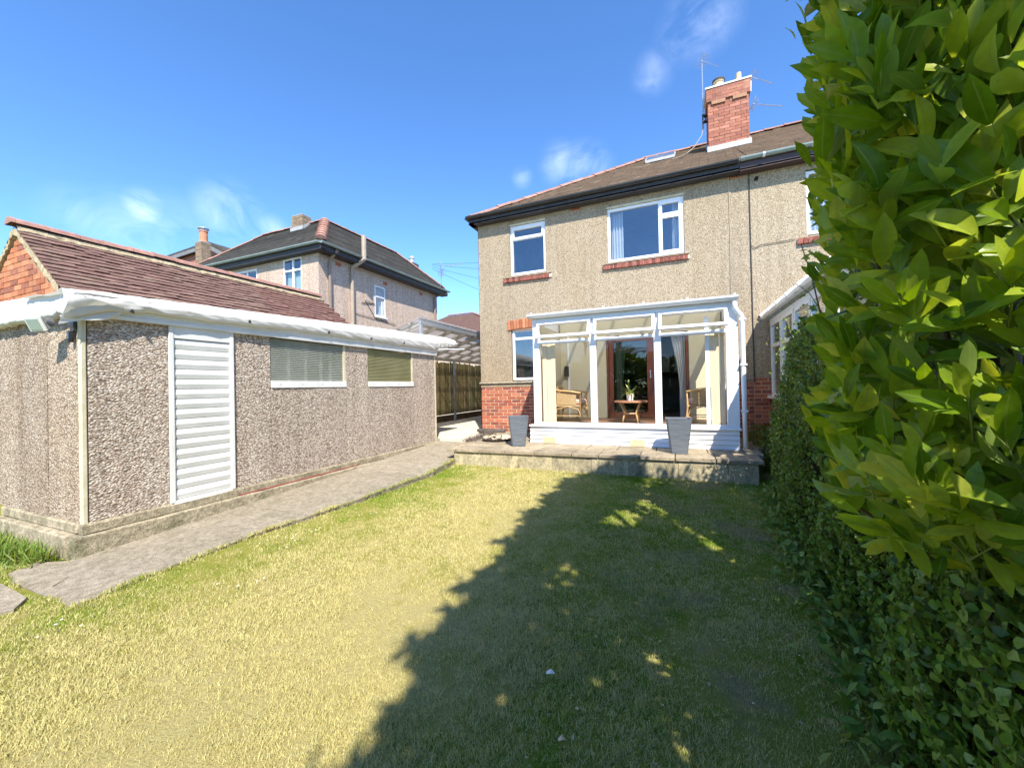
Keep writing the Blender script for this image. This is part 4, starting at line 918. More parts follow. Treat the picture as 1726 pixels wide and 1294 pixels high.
# dish of pebbles, dark low trough, dried heather
D = thing('pebble_dish', 'shallow dark dish full of pale pebbles beside left planter', 'dish', (-3.28, 6.95, TZ))
b = MB(); b.lathe(-3.28, 6.95, [(.001, TZ+.005), (.27, TZ+.005), (.31, TZ+.05), (.295, TZ+.05), (.26, TZ+.02), (.001, TZ+.02)], 24); b.build('bowl', M['dish'], D)
st = []
for i in range(4):
    b = MB(); b.lathe(0, 0, [(.001, -.5), (.7, -.35), (1, 0), (.7, .4), (.001, .5)], 7); b.v = [(x*(1+.15*rng.normal()), y*(.8+.1*rng.normal()), z*.8) for x, y, z in b.v]; st.append(rawmesh('pebble_mesh', b, M['stone']))
for i in range(70):
    an = rng.uniform(0, 6.28); r = .26*math.sqrt(rng.uniform()); inst('pebble', st[i % 4], (-3.28+r*math.cos(an), 6.95+r*math.sin(an), TZ+.045+rng.uniform(0, .03)), D, (rng.uniform(0, 1), rng.uniform(0, 1), an), (rng.uniform(.022, .04),)*3)
b = MB(); b.tube([(-4.38, 8.20, TZ+.035), (-4.32, 8.20, TZ+.025), (-4.0, 8.16, TZ+.02), (-3.72, 8.16, TZ+.025), (-3.66, 8.16, TZ+.035)], [.03, .055, .06, .055, .03], 8)
props(b.build('stone_trough', M['dish'], smooth=True), 'low dark rounded stone trough against the brick corner of house', 'trough')
V, F, RN = [], [], []
for i in range(900):
    w = rng.uniform(); x = -3.72+rng.normal()*.07-.16*w; y = 6.55+1.35*w+rng.normal()*.03; L = rng.uniform(.04, .12); d = rng.normal(size=3)*.6+np.array([-.1, 0, 1.0]); d = d/np.linalg.norm(d)*L; s = np.cross(d, [0, 0, 1]); s = s/np.linalg.norm(s)*.004
    n = len(V); p = np.array([x, y, TZ]); V += [p-s, p+s, p+d]; F.append((n, n+1, n+2))
npmesh('dried_heather', np.array(V), np.array(F), M['twig'], label='strip of dried dark heather along the terrace left edge', category='plant') if False else props(npmesh('dried_heather', np.array(V), np.array(F), M['twig']), 'strip of dried dark heather along the terrace left edge', 'plant')

# ------------------------------------------------------------------ neighbour's conservatory
NC = thing('neighbour_conservatory', 'neighbour conservatory with sloping roof, partly behind ivy hedge', 'conservatory', (2.6, 6.6, -1.3))
XN = 1.53
def nb(name, *bx, mat=None, bevel=.003, parent=None):
    b = MB()
    for q in bx: b.box(*q)
    return b.build(name, mat or up, parent or NC, bevel=bevel)
nb('base_wall', (XN+.03, XN+.2, 4.6, Y0, -1.4, -.30), mat=M['mortar'])
lay_bricks(NC, hb, 'y', XN+.02, 5.6, Y0-.02, -1.3, -.34, sign=-1, proud=.012)
nb('sill', (XN-.06, XN+.15, 4.6, Y0, -.30, -.25))
nb('head_rail', (XN, XN+.07, 4.6, Y0-.001, 1.04, 1.12))
for (ya, yb) in [(7.65, 8.40), (6.85, 7.60), (6.05, 6.80), (5.25, 6.0)]:
    f = nb('window', (XN, XN+.06, ya, ya+.05, -.25, 1.04), (XN, XN+.06, yb-.05, yb, -.25, 1.04), (XN, XN+.06, ya+.05, yb-.05, -.25, -.20), (XN, XN+.06, ya+.05, yb-.05, .60, .66), (XN, XN+.06, ya+.05, yb-.05, .99, 1.04))
    nb('pane', (XN+.025, XN+.032, ya+.05, yb-.05, -.20, .60), (XN+.025, XN+.032, ya+.05, yb-.05, .66, .99), mat=M['glass'], bevel=0, parent=f)
b = MB(); b.quad((XN+.35, 4.6, -.25), (XN+.35, Y0, -.25), (XN+.35, Y0, 1.04), (XN+.35, 4.6, 1.04)); b.build('blind', M['plaster'], NC)
gutter(NC, (1.42, 4.6, 1.17), (1.42, Y0-.06, 1.17), .05, M['upvc'], brackets=5)
b = MB(); b.v = [(1.40, 4.5, 1.19), (1.40, Y0-.01, 1.19), (2.6, Y0-.01, 2.1), (2.6, 5.5, 2.1)]; b.v += [(x+.02, y, z+.03) for x, y, z in b.v]; b.f = [(0, 1, 2, 3), (4, 5, 6, 7), (0, 1, 5, 4), (1, 2, 6, 5), (2, 3, 7, 6), (3, 0, 4, 7)]
b.build('roof', simple('grey_roof_panel', (.30, .32, .34), (.22, .24, .25), 5, .4, .05, 20), NC)
b = MB()
for k in range(7): y = 4.7+k*.62; b.bar((1.38, y, 1.20), (2.6, y, 2.13), .05, .05)
b.build('glazing_bar', M['upvc'], NC)

# ------------------------------------------------------------------ prefab garage
G = thing('prefab_garage', 'pebbledashed concrete panel garage with white slatted door and tarp roof edge', 'garage', (-5.8, 4.4, -1.4))
GX, GY0, GY1, GZ0, GZ1 = -4.82, 1.71, 7.16, -1.12, .80
def gp(y0, y1, z0, z1): 
    b = MB(); b.box(GX-.07, GX+rng.normal()*.0015, y0+.003, y1-.003, z0, z1); b.build('wall_panel', M['pebble'], G)
gp(GY0+.04, 2.35, GZ0, GZ1); gp(2.99, 3.45, GZ0, GZ1); gp(3.45, 4.07, GZ0, .10); gp(4.07, 4.69, GZ0, .10); gp(4.69, 5.17, GZ0, GZ1); gp(5.17, 5.78, GZ0, .10); gp(5.78, 6.39, GZ0, .10); gp(6.39, GY1-.03, GZ0, GZ1)
M['pebble_front'] = pebbledash('garage_front_pebbledash', [(.22, .16, .12), (.50, .40, .30), (.36, .27, .20), (.66, .56, .44), (.44, .35, .27), (.72, .63, .52), (.30, .23, .17)], 62, dirt=(.20, .17, .13), dirt_f=.6, dist=.006, stretch=(.75, 1, 1.3))
for (x0_, x1_) in [(-5.46, GX-.045), (-6.11, -5.465), (-6.78, -6.115)]:
    b = MB(); b.box(x0_, x1_, GY0+rng.normal()*.0015, GY0+.07, GZ0, GZ1); b.build('wall_panel', M['pebble_front'], G)
b = MB(); b.box(GX-.045, GX+.006, GY0-.006, GY0+.035, GZ0-.01, GZ1); b.build('corner_strip', M['cream_paint'], G, bevel=.008)
b = MB(); b.box(GX-.03, GX+.004, GY1-.03, GY1+.012, GZ0-.03, GZ1); b.build('corner_strip', M['cream_paint'], G, bevel=.004)
b = MB(); b.box(-6.78, GX-.07, GY1-.07, GY1, GZ0, GZ1); b.box(-6.78, -6.71, GY0+.07, GY1-.07, GZ0, GZ1); b.build('wall_panel', M['pebble'], G)
# kerb under the panels and stepped concrete base
def wob(mb, a=.004):
    mb.v = [(x+rng.normal()*a, y+rng.normal()*a, z+rng.normal()*a) for x, y, z in mb.v]; return mb
n = 26
V = []; F = []
for k in range(n+1):
    y = GY0-.012+(GY1+.02-GY0)*k/n; j = .004*rng.normal()
    V += [(GX-.05, y, GZ0+.0), (GX+.012+j, y, GZ0-.002), (GX+.022+j, y, GZ0-.02), (GX+.022, y, -1.21), (GX-.05, y, -1.21)]
for k in range(n):
    for i in range(4): F.append((k*5+i, k*5+i+1, k*5+i+6, k*5+i+5))
F += [(0, 1, 2, 3, 4), (n*5, n*5+1, n*5+2, n*5+3, n*5+4)]
b = MB(); b.v = V; b.f = F; b.build('kerb', M['concrete_green'], G)
b = MB(); b.box(-6.46, GX-.052, GY0-.024, GY0+.05, -1.21, GZ0-.002); b.build('kerb', M['concrete_green'], G, bevel=.01)
V = []; F = []
for k in range(n+1):
    y = GY0-.07+(GY1+.0-GY0)*k/n; j = .005*rng.normal(); zt = float(max(-1.215, zpath(y)+.004 if y > 6.6 else -1.215))
    V += [(GX-.1, y, zt), (GX+.052+j, y, zt+.003*rng.normal()), (GX+.064+j, y, zt-.014), (GX+.066+j, y, -1.55), (GX-.1, y, -1.55)]
for k in range(n):
    for i in range(4): F.append((k*5+i, k*5+i+1, k*5+i+6, k*5+i+5))
F += [(0, 1, 2, 3, 4), (n*5, n*5+1, n*5+2, n*5+3, n*5+4)]
b = MB(); b.v = V; b.f = F; b.build('plinth', M['concrete_green'], G)
b = MB(); b.box(-6.46, GX-.1, GY0-.078, GY0+.05, -1.55, -1.216); wob(b); b.build('plinth', M['concrete_green'], G, bevel=.012)
b = MB(); b.tube([(GX+.03, 3.02, -1.207), (GX+.03, 4.9, -1.207)], .008, 5); b.build('damp_strip', M['red'], G)
# side door
DR = MB(); DR.box(GX-.02, GX+.022, 2.352, 2.392, -1.12, .70); DR.box(GX-.02, GX+.022, 2.948, 2.988, -1.12, .70); DR.box(GX-.02, GX+.018, 2.392, 2.948, .575, .70); DR.box(GX-.03, GX+.02, 2.38, 2.96, -1.145, -1.10)
dr_ = DR.build('door', M['white_paint'], G, bevel=.003)
ns = 16; zb, zt = -1.095, .572; hs_ = (zt-zb)/ns
for k in range(ns):
    z = zb+k*hs_; b = MB(); 
    b.prism([(GX-.03, z+.002), (GX+.001, z+.002), (GX+.011, z+hs_*.45), (GX+.006, z+hs_-.004), (GX-.03, z+hs_-.004)], 'y', 2.394, 2.946); b.v = [(p, w, q) for p, w, q in b.v]
    b.build('slat', M['white_paint'], dr_)
# the two corrugated plastic windows
for (ya, yb, mt, yr) in [(3.455, 4.685, M['corr1'], 4.64), (5.175, 6.385, M['corr2'], 6.34)]:
    V = []; F = []; nz = 88; 
    for j in range(nz+1):
        z = .145+(.69-.145)*j/nz; xx = GX-.012+.006*math.sin(j/nz*22*2*math.pi)
        V += [(xx, ya, z), (xx, yb, z)]
    for j in range(nz): F.append((2*j, 2*j+1, 2*j+3, 2*j+2))
    b = MB(); b.v = V; b.f = F; wdo = b.build('window', mt, G, smooth=True)
    b = MB(); b.box(GX-.02, GX+.012, ya-.0, yb+.01, .05, .14); s = b.build('sill', M['white_paint'], wdo, bevel=.003)
    b = MB()
    for k in range(4): b.tube([(GX+.010, ya+.12+k*(yb-ya-.24)/3, .095), (GX+.016, ya+.12+k*(yb-ya-.24)/3, .095)], .007, 6)
    b.build('screw', M['galv'], s)
    b = MB(); b.box(GX-.02, GX+.004, yr, yb, .14, .70); b.build('edge_strip', M['cream_paint'], wdo)
# dim inside with a few pale posts leaning behind the plastic
b = MB(); b.box(-6.70, GX-.35, 1.85, 7.0, -1.12, -1.08); b.build('floor', M['concrete'], G)
b = MB()
for y in (3.75, 4.02, 4.28, 4.45): b.box(GX-.10, GX-.07, y, y+.03, -1.0, .66)
b.build('inner_post', M['white_paint'], G)
# gutter-fascia board and shallow roof
b = MB(); b.prism([(GX+.002, .70), (GX+.045, .70), (GX+.05, .73), (GX+.036, .74), (GX+.036, .765), (GX+.05, .775), (GX+.05, .86), (GX+.002, .86)], 'y', GY0+.0, GY1+.0); b.v = [(p, w, q) for p, w, q in b.v]; b.build('fascia', M['white_paint'], G)
b = MB(); b.v = [(GX+.04, GY0-.05, .87), (GX+.04, GY1+.25, .92), (-6.85, GY1+.25, .90), (-6.85, GY0-.05, .86)]; b.v += [(x, y, z-.05) for x, y, z in b.v]; b.f = [(0, 1, 2, 3), (4, 5, 6, 7), (0, 1, 5, 4), (1, 2, 6, 5), (2, 3, 7, 6), (3, 0, 4, 7)]; b.build('roof', M['concrete'], G)
# tarpaulin folded over the roof edges
TP = thing('tarpaulin', 'white tarpaulin wrapped in creases along the garage roof edge', 'tarpaulin', (GX, 4.0, .7))
ytop = [1.60, 1.77, 3.38, 5.0, 6.6, 7.4, 7.9]; ztop = [.89, .905, .965, 1.03, 1.08, 1.105, 1.08]
ybot = [1.60, 1.9, 2.15, 2.6, 3.1, 4.0, 4.8, 5.6, 6.4, 7.0, 7.9]; zbot = [.66, .765, .79, .79, .80, .82, .82, .82, .82, .82, .965]
def tarp_run(fn, n, m_, name='cover'):
    V = []; F = []
    for i in range(n+1):
        for j in range(m_+1): V.append(fn(i/n, j/m_))
    for i in range(n):
        for j in range(m_): a = i*(m_+1)+j; F.append((a, a+1, a+m_+2, a+m_+1))
    b = MB(); b.v = V; b.f = F; return b.build(name, M['tarp'], TP, smooth=True)
def wr(a, b_, s=0):
    return math.sin(a*9.1+s+2.1*math.sin(b_*3.3+a*2))*.5+math.sin(a*23+b_*7+s)*.3+math.sin(a*51+b_*5+s*2)*.2
def side(u, w):
    y = 1.58+6.32*u; zt = float(np.interp(y, ytop, ztop)); zb_ = float(np.interp(y, ybot, zbot))+.006*wr(y*1.4, 0)
    end = max(0, (y-7.1)/.8)
    prof = [(-.75, -.02), (-.35, .0), (-.03, .0), (.05, -.03), (.085, .25), (.10, .55), (.09, .85), (.075, 1.0), (.03, .97), (.0, .90)]
    t_ = w*(len(prof)-1); i = min(int(t_), len(prof)-2); f = t_-i
    dx = prof[i][0]*(1-f)+prof[i+1][0]*f; hz = prof[i][1]*(1-f)+prof[i+1][1]*f
    z = zt-max(hz, 0)*(zt-zb_)+(.02 if hz < 0 else 0)
    fold = wr(y*1.2+z*(2.0+6*end), z*6)*(.006+.022*end)
    if y < 2.2: fold += .008*wr(y*4, z*9, 1)
    return (GX+.0+dx+fold*(1 if dx > -.2 else .2)+.01, y, z+.004*wr(y*2.3, w*3, 2))
tarp_run(side, 230, 36)
def front(u, w):
    x = GX+.09-2.45*u; zt = float(np.interp(-x, [4.7, 5.2, 6.5, 8], [.89, .93, .97, .98])); zb_ = .655+.05*min(1, u*8)+.03*math.sin(u*7)+.012*wr(x*2, 0)
    if x < -5.0: zb_ = .70+.012*wr(x*2, 0)
    prof = [(.7, -.02), (.3, 0), (.03, 0), (-.05, .03), (-.07, .25), (-.075, .6), (-.07, .92), (-.04, 1), (.0, .97)]
    t_ = w*(len(prof)-1); i = min(int(t_), len(prof)-2); f = t_-i
    dyy = prof[i][0]*(1-f)+prof[i+1][0]*f; hz = prof[i][1]*(1-f)+prof[i+1][1]*f
    z = zt-max(hz, 0)*(zt-zb_)
    return (x, GY0-.02+dyy-.006*wr(x*3.4, z*2, 3)*(1 if dyy < .1 else .2), z+.004*wr(x*3, w*4))
tarp_run(front, 120, 34)
# loose corner flap
def flap(u, w):
    y = 1.60+.36*u; top = .86-.05*u; bot = .60+.17*u*u+.03*math.sin(u*5)
    z = top+(bot-top)*w; return (GX+.125-.06*u*w+.02*math.sin(w*5+u*4)-.03*w, y-.05*w*(1-u), z)
tarp_run(flap, 18, 18, 'corner_flap')
for (y, z) in [(1.70, .84), (2.02, .78), (3.12, .845), (4.28, .85), (5.15, .85), (6.0, .86)]:
    b = MB(); b.tube([(GX+.098, y, z), (GX+.118, y, z)], .014, 8); b.tube([(GX+.11, y, z+.02), (GX+.115, y+.01, z-.02)], .006, 5); b.build('eyelet', M['cable'], TP)
b = MB(); b.tube([(GX+.05, 7.10, .83), (GX+.3, 7.9, .88)], .012, 6); b.build('pole', M['upvc'], TP)
# floodlight on the corner
FL = thing('floodlight', 'small white floodlight under tarpaulin at the garage corner', 'floodlight', (-5.0, 1.58, .62))
def rotm(p, c, e): return tuple(Vector(c)+(Euler(e).to_matrix() @ (Vector(p)-Vector(c))))
c0 = (-5.06, 1.52, .62); e0 = (R(24), R(0), R(14))
b = MB(); b.box(c0[0]-.085, c0[0]+.085, c0[1]-.01, c0[1]+.012, c0[2]-.065, c0[2]+.065); b.v = [rotm(p, c0, e0) for p in b.v]; b.build('bezel', M['white_paint'], FL, bevel=.006)
b = MB(); b.box(c0[0]-.062, c0[0]+.062, c0[1]-.014, c0[1]-.0105, c0[2]-.045, c0[2]+.045); b.v = [rotm(p, c0, e0) for p in b.v]; b.build('glass', simple('floodlight_glass', (.30, .38, .34), (.36, .44, .40), 6, .15, 0), FL)
b = MB(); b.prism([(c0[1]+.012, c0[2]-.055), (c0[1]+.012, c0[2]+.055), (c0[1]+.085, c0[2]+.03), (c0[1]+.085, c0[2]-.03)], 'x', c0[0]-.075, c0[0]+.075); b.v = [rotm(p, c0, e0) for p in b.v]; b.build('housing', M['lead'], FL)
b = MB(); b.bar((-5.0, 1.57, .64), (-4.90, 1.70, .60), .03, .02); b.box(-4.94, -4.88, 1.685, 1.708, .57, .65); b.build('bracket', M['pan'], FL)
b = MB(); b.box(-4.93, -4.895, 1.66, 1.70, .50, .57); b.tube([(-4.912, 1.68, .50), (-4.912, 1.68, .47)], [.022, .016], 8); b.build('sensor', M['black'], FL)
# ------------------------------------------------------------------ brick garage next door
B = thing('brick_garage', 'orange brick garage with brown tiled gable roof behind the tarpaulin', 'garage', (-8.2, 4.8, -1.4))
AXR, AZR, EXR, EZR = -8.2, 2.28, -6.92, 1.31; sl_ = (AZR-EZR)/(EXR-AXR); GYB = 2.30; GYE = 7.16
b = MB(); b.prism([(-9.5, -1.5), (-6.95, -1.5), (-6.95, 1.27), (AXR, AZR-.06), (-9.5, 1.27)], 'y', GYB+.012, GYB+.2); b.build('wall', M['mortar_o'], B)
b = MB(); b.box(-7.1, -6.93, GYB+.2, GYE-.1, -1.5, 1.2); b.box(-9.45, -9.3, GYB+.2, GYE-.1, -1.5, 1.2); b.prism([(-9.5, -1.5), (-6.95, -1.5), (-6.95, 1.25), (AXR, AZR-.06), (-9.5, 1.25)], 'y', GYE-.2, GYE-.02); b.build('wall', M['brick_orange'][0], B)
gb = brickmesh(M['brick_orange'], .215, .066, .05, 'gable')
lay_bricks(B, gb, 'x', GYB+.01, -9.2, -6.95, .84, 2.26, proud=.008, inside=lambda a, z: z+.055 < AZR-.10-abs(a-AXR)*sl_)
# mortar verges
b = MB(); k = 30
for s_ in (-1, 1):
    V = []; F = []; 
    for i in range(k+1):
        w = i/k; x = AXR+s_*(EXR-AXR)*w*1.01; z = AZR-(AZR-EZR)*w; j = rng.normal()*.006; q = .085+rng.normal()*.008
        V += [(x, GYB-.022+j, z+.01), (x, GYB-.028+j, z-q), (x, GYB+.02, z-q), (x, GYB+.05, z+.01)]
    o0 = len(b.v); b.v += V
    for i in range(k):
        for m2 in range(3): b.f.append((o0+i*4+m2, o0+i*4+m2+1, o0+i*4+m2+5, o0+i*4+m2+4))
b.build('verge', M['mortar_y'], B)
# tiles: those nearest the camera are parts, the rest one mesh
nrow = 16; sx_ = (EXR+.10-AXR)/nrow; tw = .165; ang = math.atan(sl_); slen = sx_/math.cos(ang)
tms = []
for i, mt in enumerate(M['tile']):
    for j in range(2):
        b = MB(); L_ = slen*1.25; t0 = .014
        b.box(-L_, 0, -tw/2+.002, tw/2-.002, 0, t0); b.v = [(x, y+rng.normal()*.001, z+rng.normal()*.0008+(.022 if x > -.01 else 0)+(.004*math.cos(y/tw*3))) for x, y, z in b.v]; tms.append(rawmesh('roof_tile_mesh', b, mt))
cand = []
for i in range(nrow):
    xx = AXR+sx_*(i+1); zz = AZR-sl_*sx_*(i+1)-.004; y = GYB-.02+tw/2; first = i % 2
    if first: cand.append((xx, GYB-.02+tw/4, zz, .5)); y = GYB-.02+tw
    while y < GYE+.02:
        cand.append((xx, y, zz, 1)); y += tw
cand.sort(key=lambda p: p[1])
rest = MB()
for k, (x, y, z, hw) in enumerate(cand):
    j = rng.normal()*.004
    if k < 298: inst('roof_tile', tms[int(rng.integers(len(tms)))], (x, y, z+j), B, (rng.normal()*.012, ang+rng.normal()*.012, rng.normal()*.01), (1, hw, 1))
    else:
        n = len(rest.v); ca, sa = math.cos(ang), math.sin(ang); L_ = slen*1.25; q = rng.normal()*.003
        for (a, w, h) in [(0, -1, .036), (0, 1, .036), (-L_, 1, .014), (-L_, -1, .014), (0, -1, 0), (0, 1, 0)]: rest.v.append((x+a*ca+h*sa, y+w*(tw/2-.002), z+j-a*sa+h*ca+(q if w > 0 else 0)))
        rest.f += [(n, n+1, n+2, n+3), (n, n+4, n+5, n+1)]
rest.build('roof_tile', M['tile_far'], B, kind='stuff')
b = MB(); b.prism([(AXR, AZR-.02), (EXR+.08, EZR-.08), (EXR+.08, EZR-.12), (AXR, AZR-.06), (-9.5, EZR-.10), (-9.5, EZR-.03)], 'y', GYB+.02, GYE+.02); b.build('roof', M['tile_far'], B)
b = MB(); n_ = 17
for i in range(n_): # left slope edge tiles seen end-on
    x = AXR-sx_*(i+1); z = AZR-sl_*sx_*(i+1); b.bar((x, GYB-.02, z+.01), (x, GYE, z+.01), sx_*1.25, .02, up=(-sl_, 0, 1))
b.build('roof', M['dark_tile'], B)
ridge_run(B, (AXR, GYB-.07, AZR+.035), (AXR, GYE+.03, AZR+.045), 16, r=.105, flare=1.06, hgt=.8)
b = MB(); V = []; F = []; k = 60
for i in range(k+1):
    y = GYB-.02+(GYE+.04-GYB)*i/k; j = .006*rng.normal(); V += [(AXR+.07, y, AZR+.02), (AXR+.125+j, y, AZR-.055+j), (AXR+.11, y, AZR-.09)]
for i in range(k):
    for m2 in range(2): F.append((i*3+m2, i*3+m2+1, i*3+m2+4, i*3+m2+3))
b.v = V; b.f = F; b.build('ridge_mortar', M['mortar_y'], B)
b = MB(); b.tube([(-9.0, GYB-.10, .93), (-7.6, GYB-.12, 1.02), (-7.0, GYB-.12, 1.08), (-6.86, GYB-.12, 1.02)], .05, 8); wob(b, .006); b.build('gutter', M['mortar_y'], B)
gutter(B, (EXR+.12, GYB+.1, EZR-.10), (EXR+.12, GYE+.1, EZR-.10), .05, M['grey_gutter'])

# ------------------------------------------------------------------ detached house next door
K = thing('detached_house', 'pinkish pebbledash detached house with dark hipped roof behind the garages', 'house', (-12, 11, -1.4))
KX, KY = -9.50, 8.30; KE = 4.10
wallgrid('wall', M['render_pink'], K, 'x', KY, -15.4, KX, -1.5, KE, [(-10.98, -10.18, 2.96, 3.98), (-13.6, -12.15, 2.96, 3.88)], .25)
sc = KX/-9.1
wallgrid('wall', M['render_pink'], K, 'y', KX, KY+.25, 14.35, -1.5, KE, [(10.12*sc, 10.63*sc, 2.41*sc, 3.42*sc)], -.25)
def pane_set(x0, x1, z0, z1, y, sp): return window(K, x0, x1, z0, z1, y+.07, sp, fw=.05)
pane_set(-10.98, -10.18, 2.96, 3.98, KY, [(0, .52, 0, .62), (.52, 1, 0, .62), (0, .52, .64, 1), (.52, 1, .64, 1)])
pane_set(-13.6, -12.15, 2.96, 3.88, KY, [(0, .33, 0, .62), (.33, .67, 0, .62), (.67, 1, 0, .62), (0, .33, .64, 1), (.33, .67, .64, 1), (.67, 1, .64, 1)])
b = MB(); b.quad((-14, KY+1.2, 2.8), (-9.8, KY+1.2, 2.8), (-9.8, KY+1.2, 4.0), (-14, KY+1.2, 4.0)); b.quad((KX-.9, 10, 2.3), (KX-.9, 12, 2.3), (KX-.9, 12, 3.8), (KX-.9, 10, 3.8)); b.build('room_wall', M['dark_room'], K)
b = MB(); b.box(-10.92, -10.24, KY+.12, KY+.14, 3.0, 3.62); b.build('blind', M['curtain_green'], K)
ya, yb, za, zb_ = 10.12*sc, 10.63*sc, 2.41*sc, 3.42*sc; x = KX-.05
b = MB(); b.box(x, x+.05, ya, ya+.05, za, zb_); b.box(x, x+.05, yb-.05, yb, za, zb_); b.box(x, x+.05, ya+.05, yb-.05, za, za+.05); b.box(x, x+.05, ya+.05, yb-.05, zb_-.05, zb_); b.box(x, x+.06, ya+.05, yb-.05, zb_-.40, zb_-.34)
wk = b.build('window', up, K, bevel=.003); b = MB(); b.box(x+.02, x+.026, ya+.05, yb-.05, za+.05, zb_-.05); b.build('pane', M['glass'], wk)
b = MB(); b.box(KX-.02, KX+.06, ya-.03, yb+.03, za-.05, za-.005); b.build('sill', up, wk)
curtain(0, .2, za+.05, zb_-.45, 0, 2, M['curtain'], K).location = (KX-.1-absorg(K).x, yb-.15-absorg(K).y, za-absorg(K).z)
# roof: two ridges meeting over the near hip
RXk, RYk, RZk = -10.68, 9.62, 5.62; gx, gy = -9.18, 8.10; gz = 4.20
b = MB(); b.v = [(gx, gy, gz), (gx, 14.7, gz), (RXk, 13.2, RZk), (RXk, RYk, RZk), (-15.65, gy, gz), (-13.6, RYk, RZk), (-15.65, 14.7, gz), (-12.2, 14.7, gz)]
b.f = [(0, 1, 2, 3), (4, 0, 3, 5), (1, 7, 2), (6, 4, 5), (5, 3, 2, 7, 6)]; b.build('roof_underlay', M['dark_tile'], K)
def courses(mb, A, B_, C_, D_, n, lift=.02):
    """overlapping tile courses on the quad A-B (eave) D-C (top)"""
    A, B_, C_, D_ = map(Vector, (A, B_, C_, D_)); nn = (B_-A).cross(D_-A).normalized(); nn = nn if nn.z > 0 else -nn
    for i in range(n):
        u, v = i/n, (i+1.15)/n; v = min(v, 1); n0 = len(mb.v); j = rng.normal()*.002
        p = [A+(D_-A)*u+nn*(lift+j), B_+(C_-B_)*u+nn*(lift+j), B_+(C_-B_)*v+nn*.004, A+(D_-A)*v+nn*.004, A+(D_-A)*u-nn*.01, B_+(C_-B_)*u-nn*.01]
        mb.v += [tuple(q) for q in p]; mb.f += [(n0, n0+1, n0+2, n0+3), (n0, n0+4, n0+5, n0+1)]
b = MB(); courses(b, (gx, gy, gz), (gx, 14.7, gz), (RXk, 13.2, RZk), (RXk, RYk, RZk), 20); courses(b, (-15.65, gy, gz), (gx, gy, gz), (RXk, RYk, RZk), (-13.6, RYk, RZk), 20); b.build('roof', M['dark_tile'], K, kind='stuff')
ridge_run(K, (gx-.12, gy+.12, gz+.12), (RXk+.02, RYk-.02, RZk), 9, r=.13, flare=1.25, name='hip_tile')
ridge_run(K, (RXk, RYk, RZk), (RXk, 13.2, RZk), 9, r=.09); ridge_run(K, (RXk, 13.2, RZk), (gx-.1, 14.6, gz+.1), 5, r=.09); ridge_run(K, (-13.6, RYk, RZk), (RXk, RYk, RZk), 8, r=.09); ridge_run(K, (-15.6, gy+.1, gz+.06), (-13.6, RYk, RZk), 7, r=.08)
b = MB(); b.box(-15.6, gx+.0, gy+.02, KY-.002, 3.98, 4.02); b.box(-15.6, gx, gy, gy+.018, 3.99, 4.18); b.box(KX+.002, gx-.02, KY-.0, 14.7, 3.98, 4.02); b.box(gx-.018, gx, gy+.02, 14.7, 3.99, 4.18); b.build('soffit', M['soffit'], K)
gutter(K, (-15.7, gy-.06, 4.19), (gx+.02, gy-.06, 4.19), .058, M['grey_gutter'], brackets=8); gutter(K, (gx+.06, 14.75, 4.19), (gx+.06, gy-.03, 4.19), .058, M['grey_gutter'], brackets=8)
b = MB(); b.tube([(gx+.05, KY+.35, 4.1), (KX+.12, KY+.35, 3.9), (KX+.06, KY+.35, 3.72), (KX+.06, KY+.35, -1.0)], .045, 8); b.build('downpipe', M['brown_pipe'], K)
b = MB(); b.tube([(gx+.10, 9.66, 4.86), (gx+.10, 9.66, 4.12), (KX+.09, 9.50, 3.86), (KX+.07, 9.50, 3.7), (KX+.07, 9.50, -1.0)], [.075, .075, .07, .055, .055], 9); b.build('flue_pipe', M['beige_pipe'], K)
b = MB(); b.tube([(KX+.05, 14.1, 3.85), (KX+.05, 14.1, -1.0)], .045, 8); b.tube([(gx+.03, 14.6, 4.1), (KX+.06, 14.2, 3.9)], .04, 7); b.build('downpipe', M['brown_pipe'], K)
b = MB()
for (y, z) in [(9.02, 3.84), (11.1, 3.74), (13.2, 3.80)]: b.box(KX-.01, KX+.006, y-.1, y+.1, z-.05, z+.05)
b.build('air_brick', M['brick'][1], K)
b = MB(); b.tube([(-11.7, KY-.01, 3.95), (-11.7, KY-.01, 1.6)], .008, 5); b.build('cable', M['cable_pale'], K)
b = MB(); b.tube([(KX+.02, 9.95, 2.85), (KX+.02, 10.55, 2.92), (KX+.02, 10.1, 2.95), (KX+.02, 10.55, 2.45)], .01, 5); b.tube([(KX+.02, 9.7, 2.45), (KX+.02, 11.6, 2.35)], .008, 5); b.build('cable', M['cable'], K)
def stack(x0, x1, y0, y1, z0, z1, parent, potspec=None):
    b = MB(); b.box(x0, x1, y0, y1, z0, z1-.08); b.box(x0-.006, x1+.006, y0-.006, y1+.006, z1-.08, z1); c = b.build('chimney', M['brown_brickwork'], parent)
    b = MB(); b.box(x0-.01, x1+.01, y0-.01, y1+.01, z1, z1+.02); b.build('capping', M['lead'], c)
    b = MB(); n = 5
    for i in range(n):
        xx = x0-.05+(x1-x0+.1)*i/n; b.box(xx, xx+(x1-x0+.1)/n, y0-.03, y0-.006, z0-.02, z0+.10)
    for i in range(n):
        yy = y0+(y1-y0)*i/n; b.box(x1+.004, x1+.02, yy, yy+(y1-y0)/n, z0+.05*i, z0+.12+.055*i)
    b.build('flashing', M['lead'], c)
    return c
stack(-11.80, -11.32, 9.28, 9.62, 5.34, 5.82, K)
L1 = stack(-15.95+0, -15.0, 8.9, 9.5, 4.9, 5.88, K) if False else None
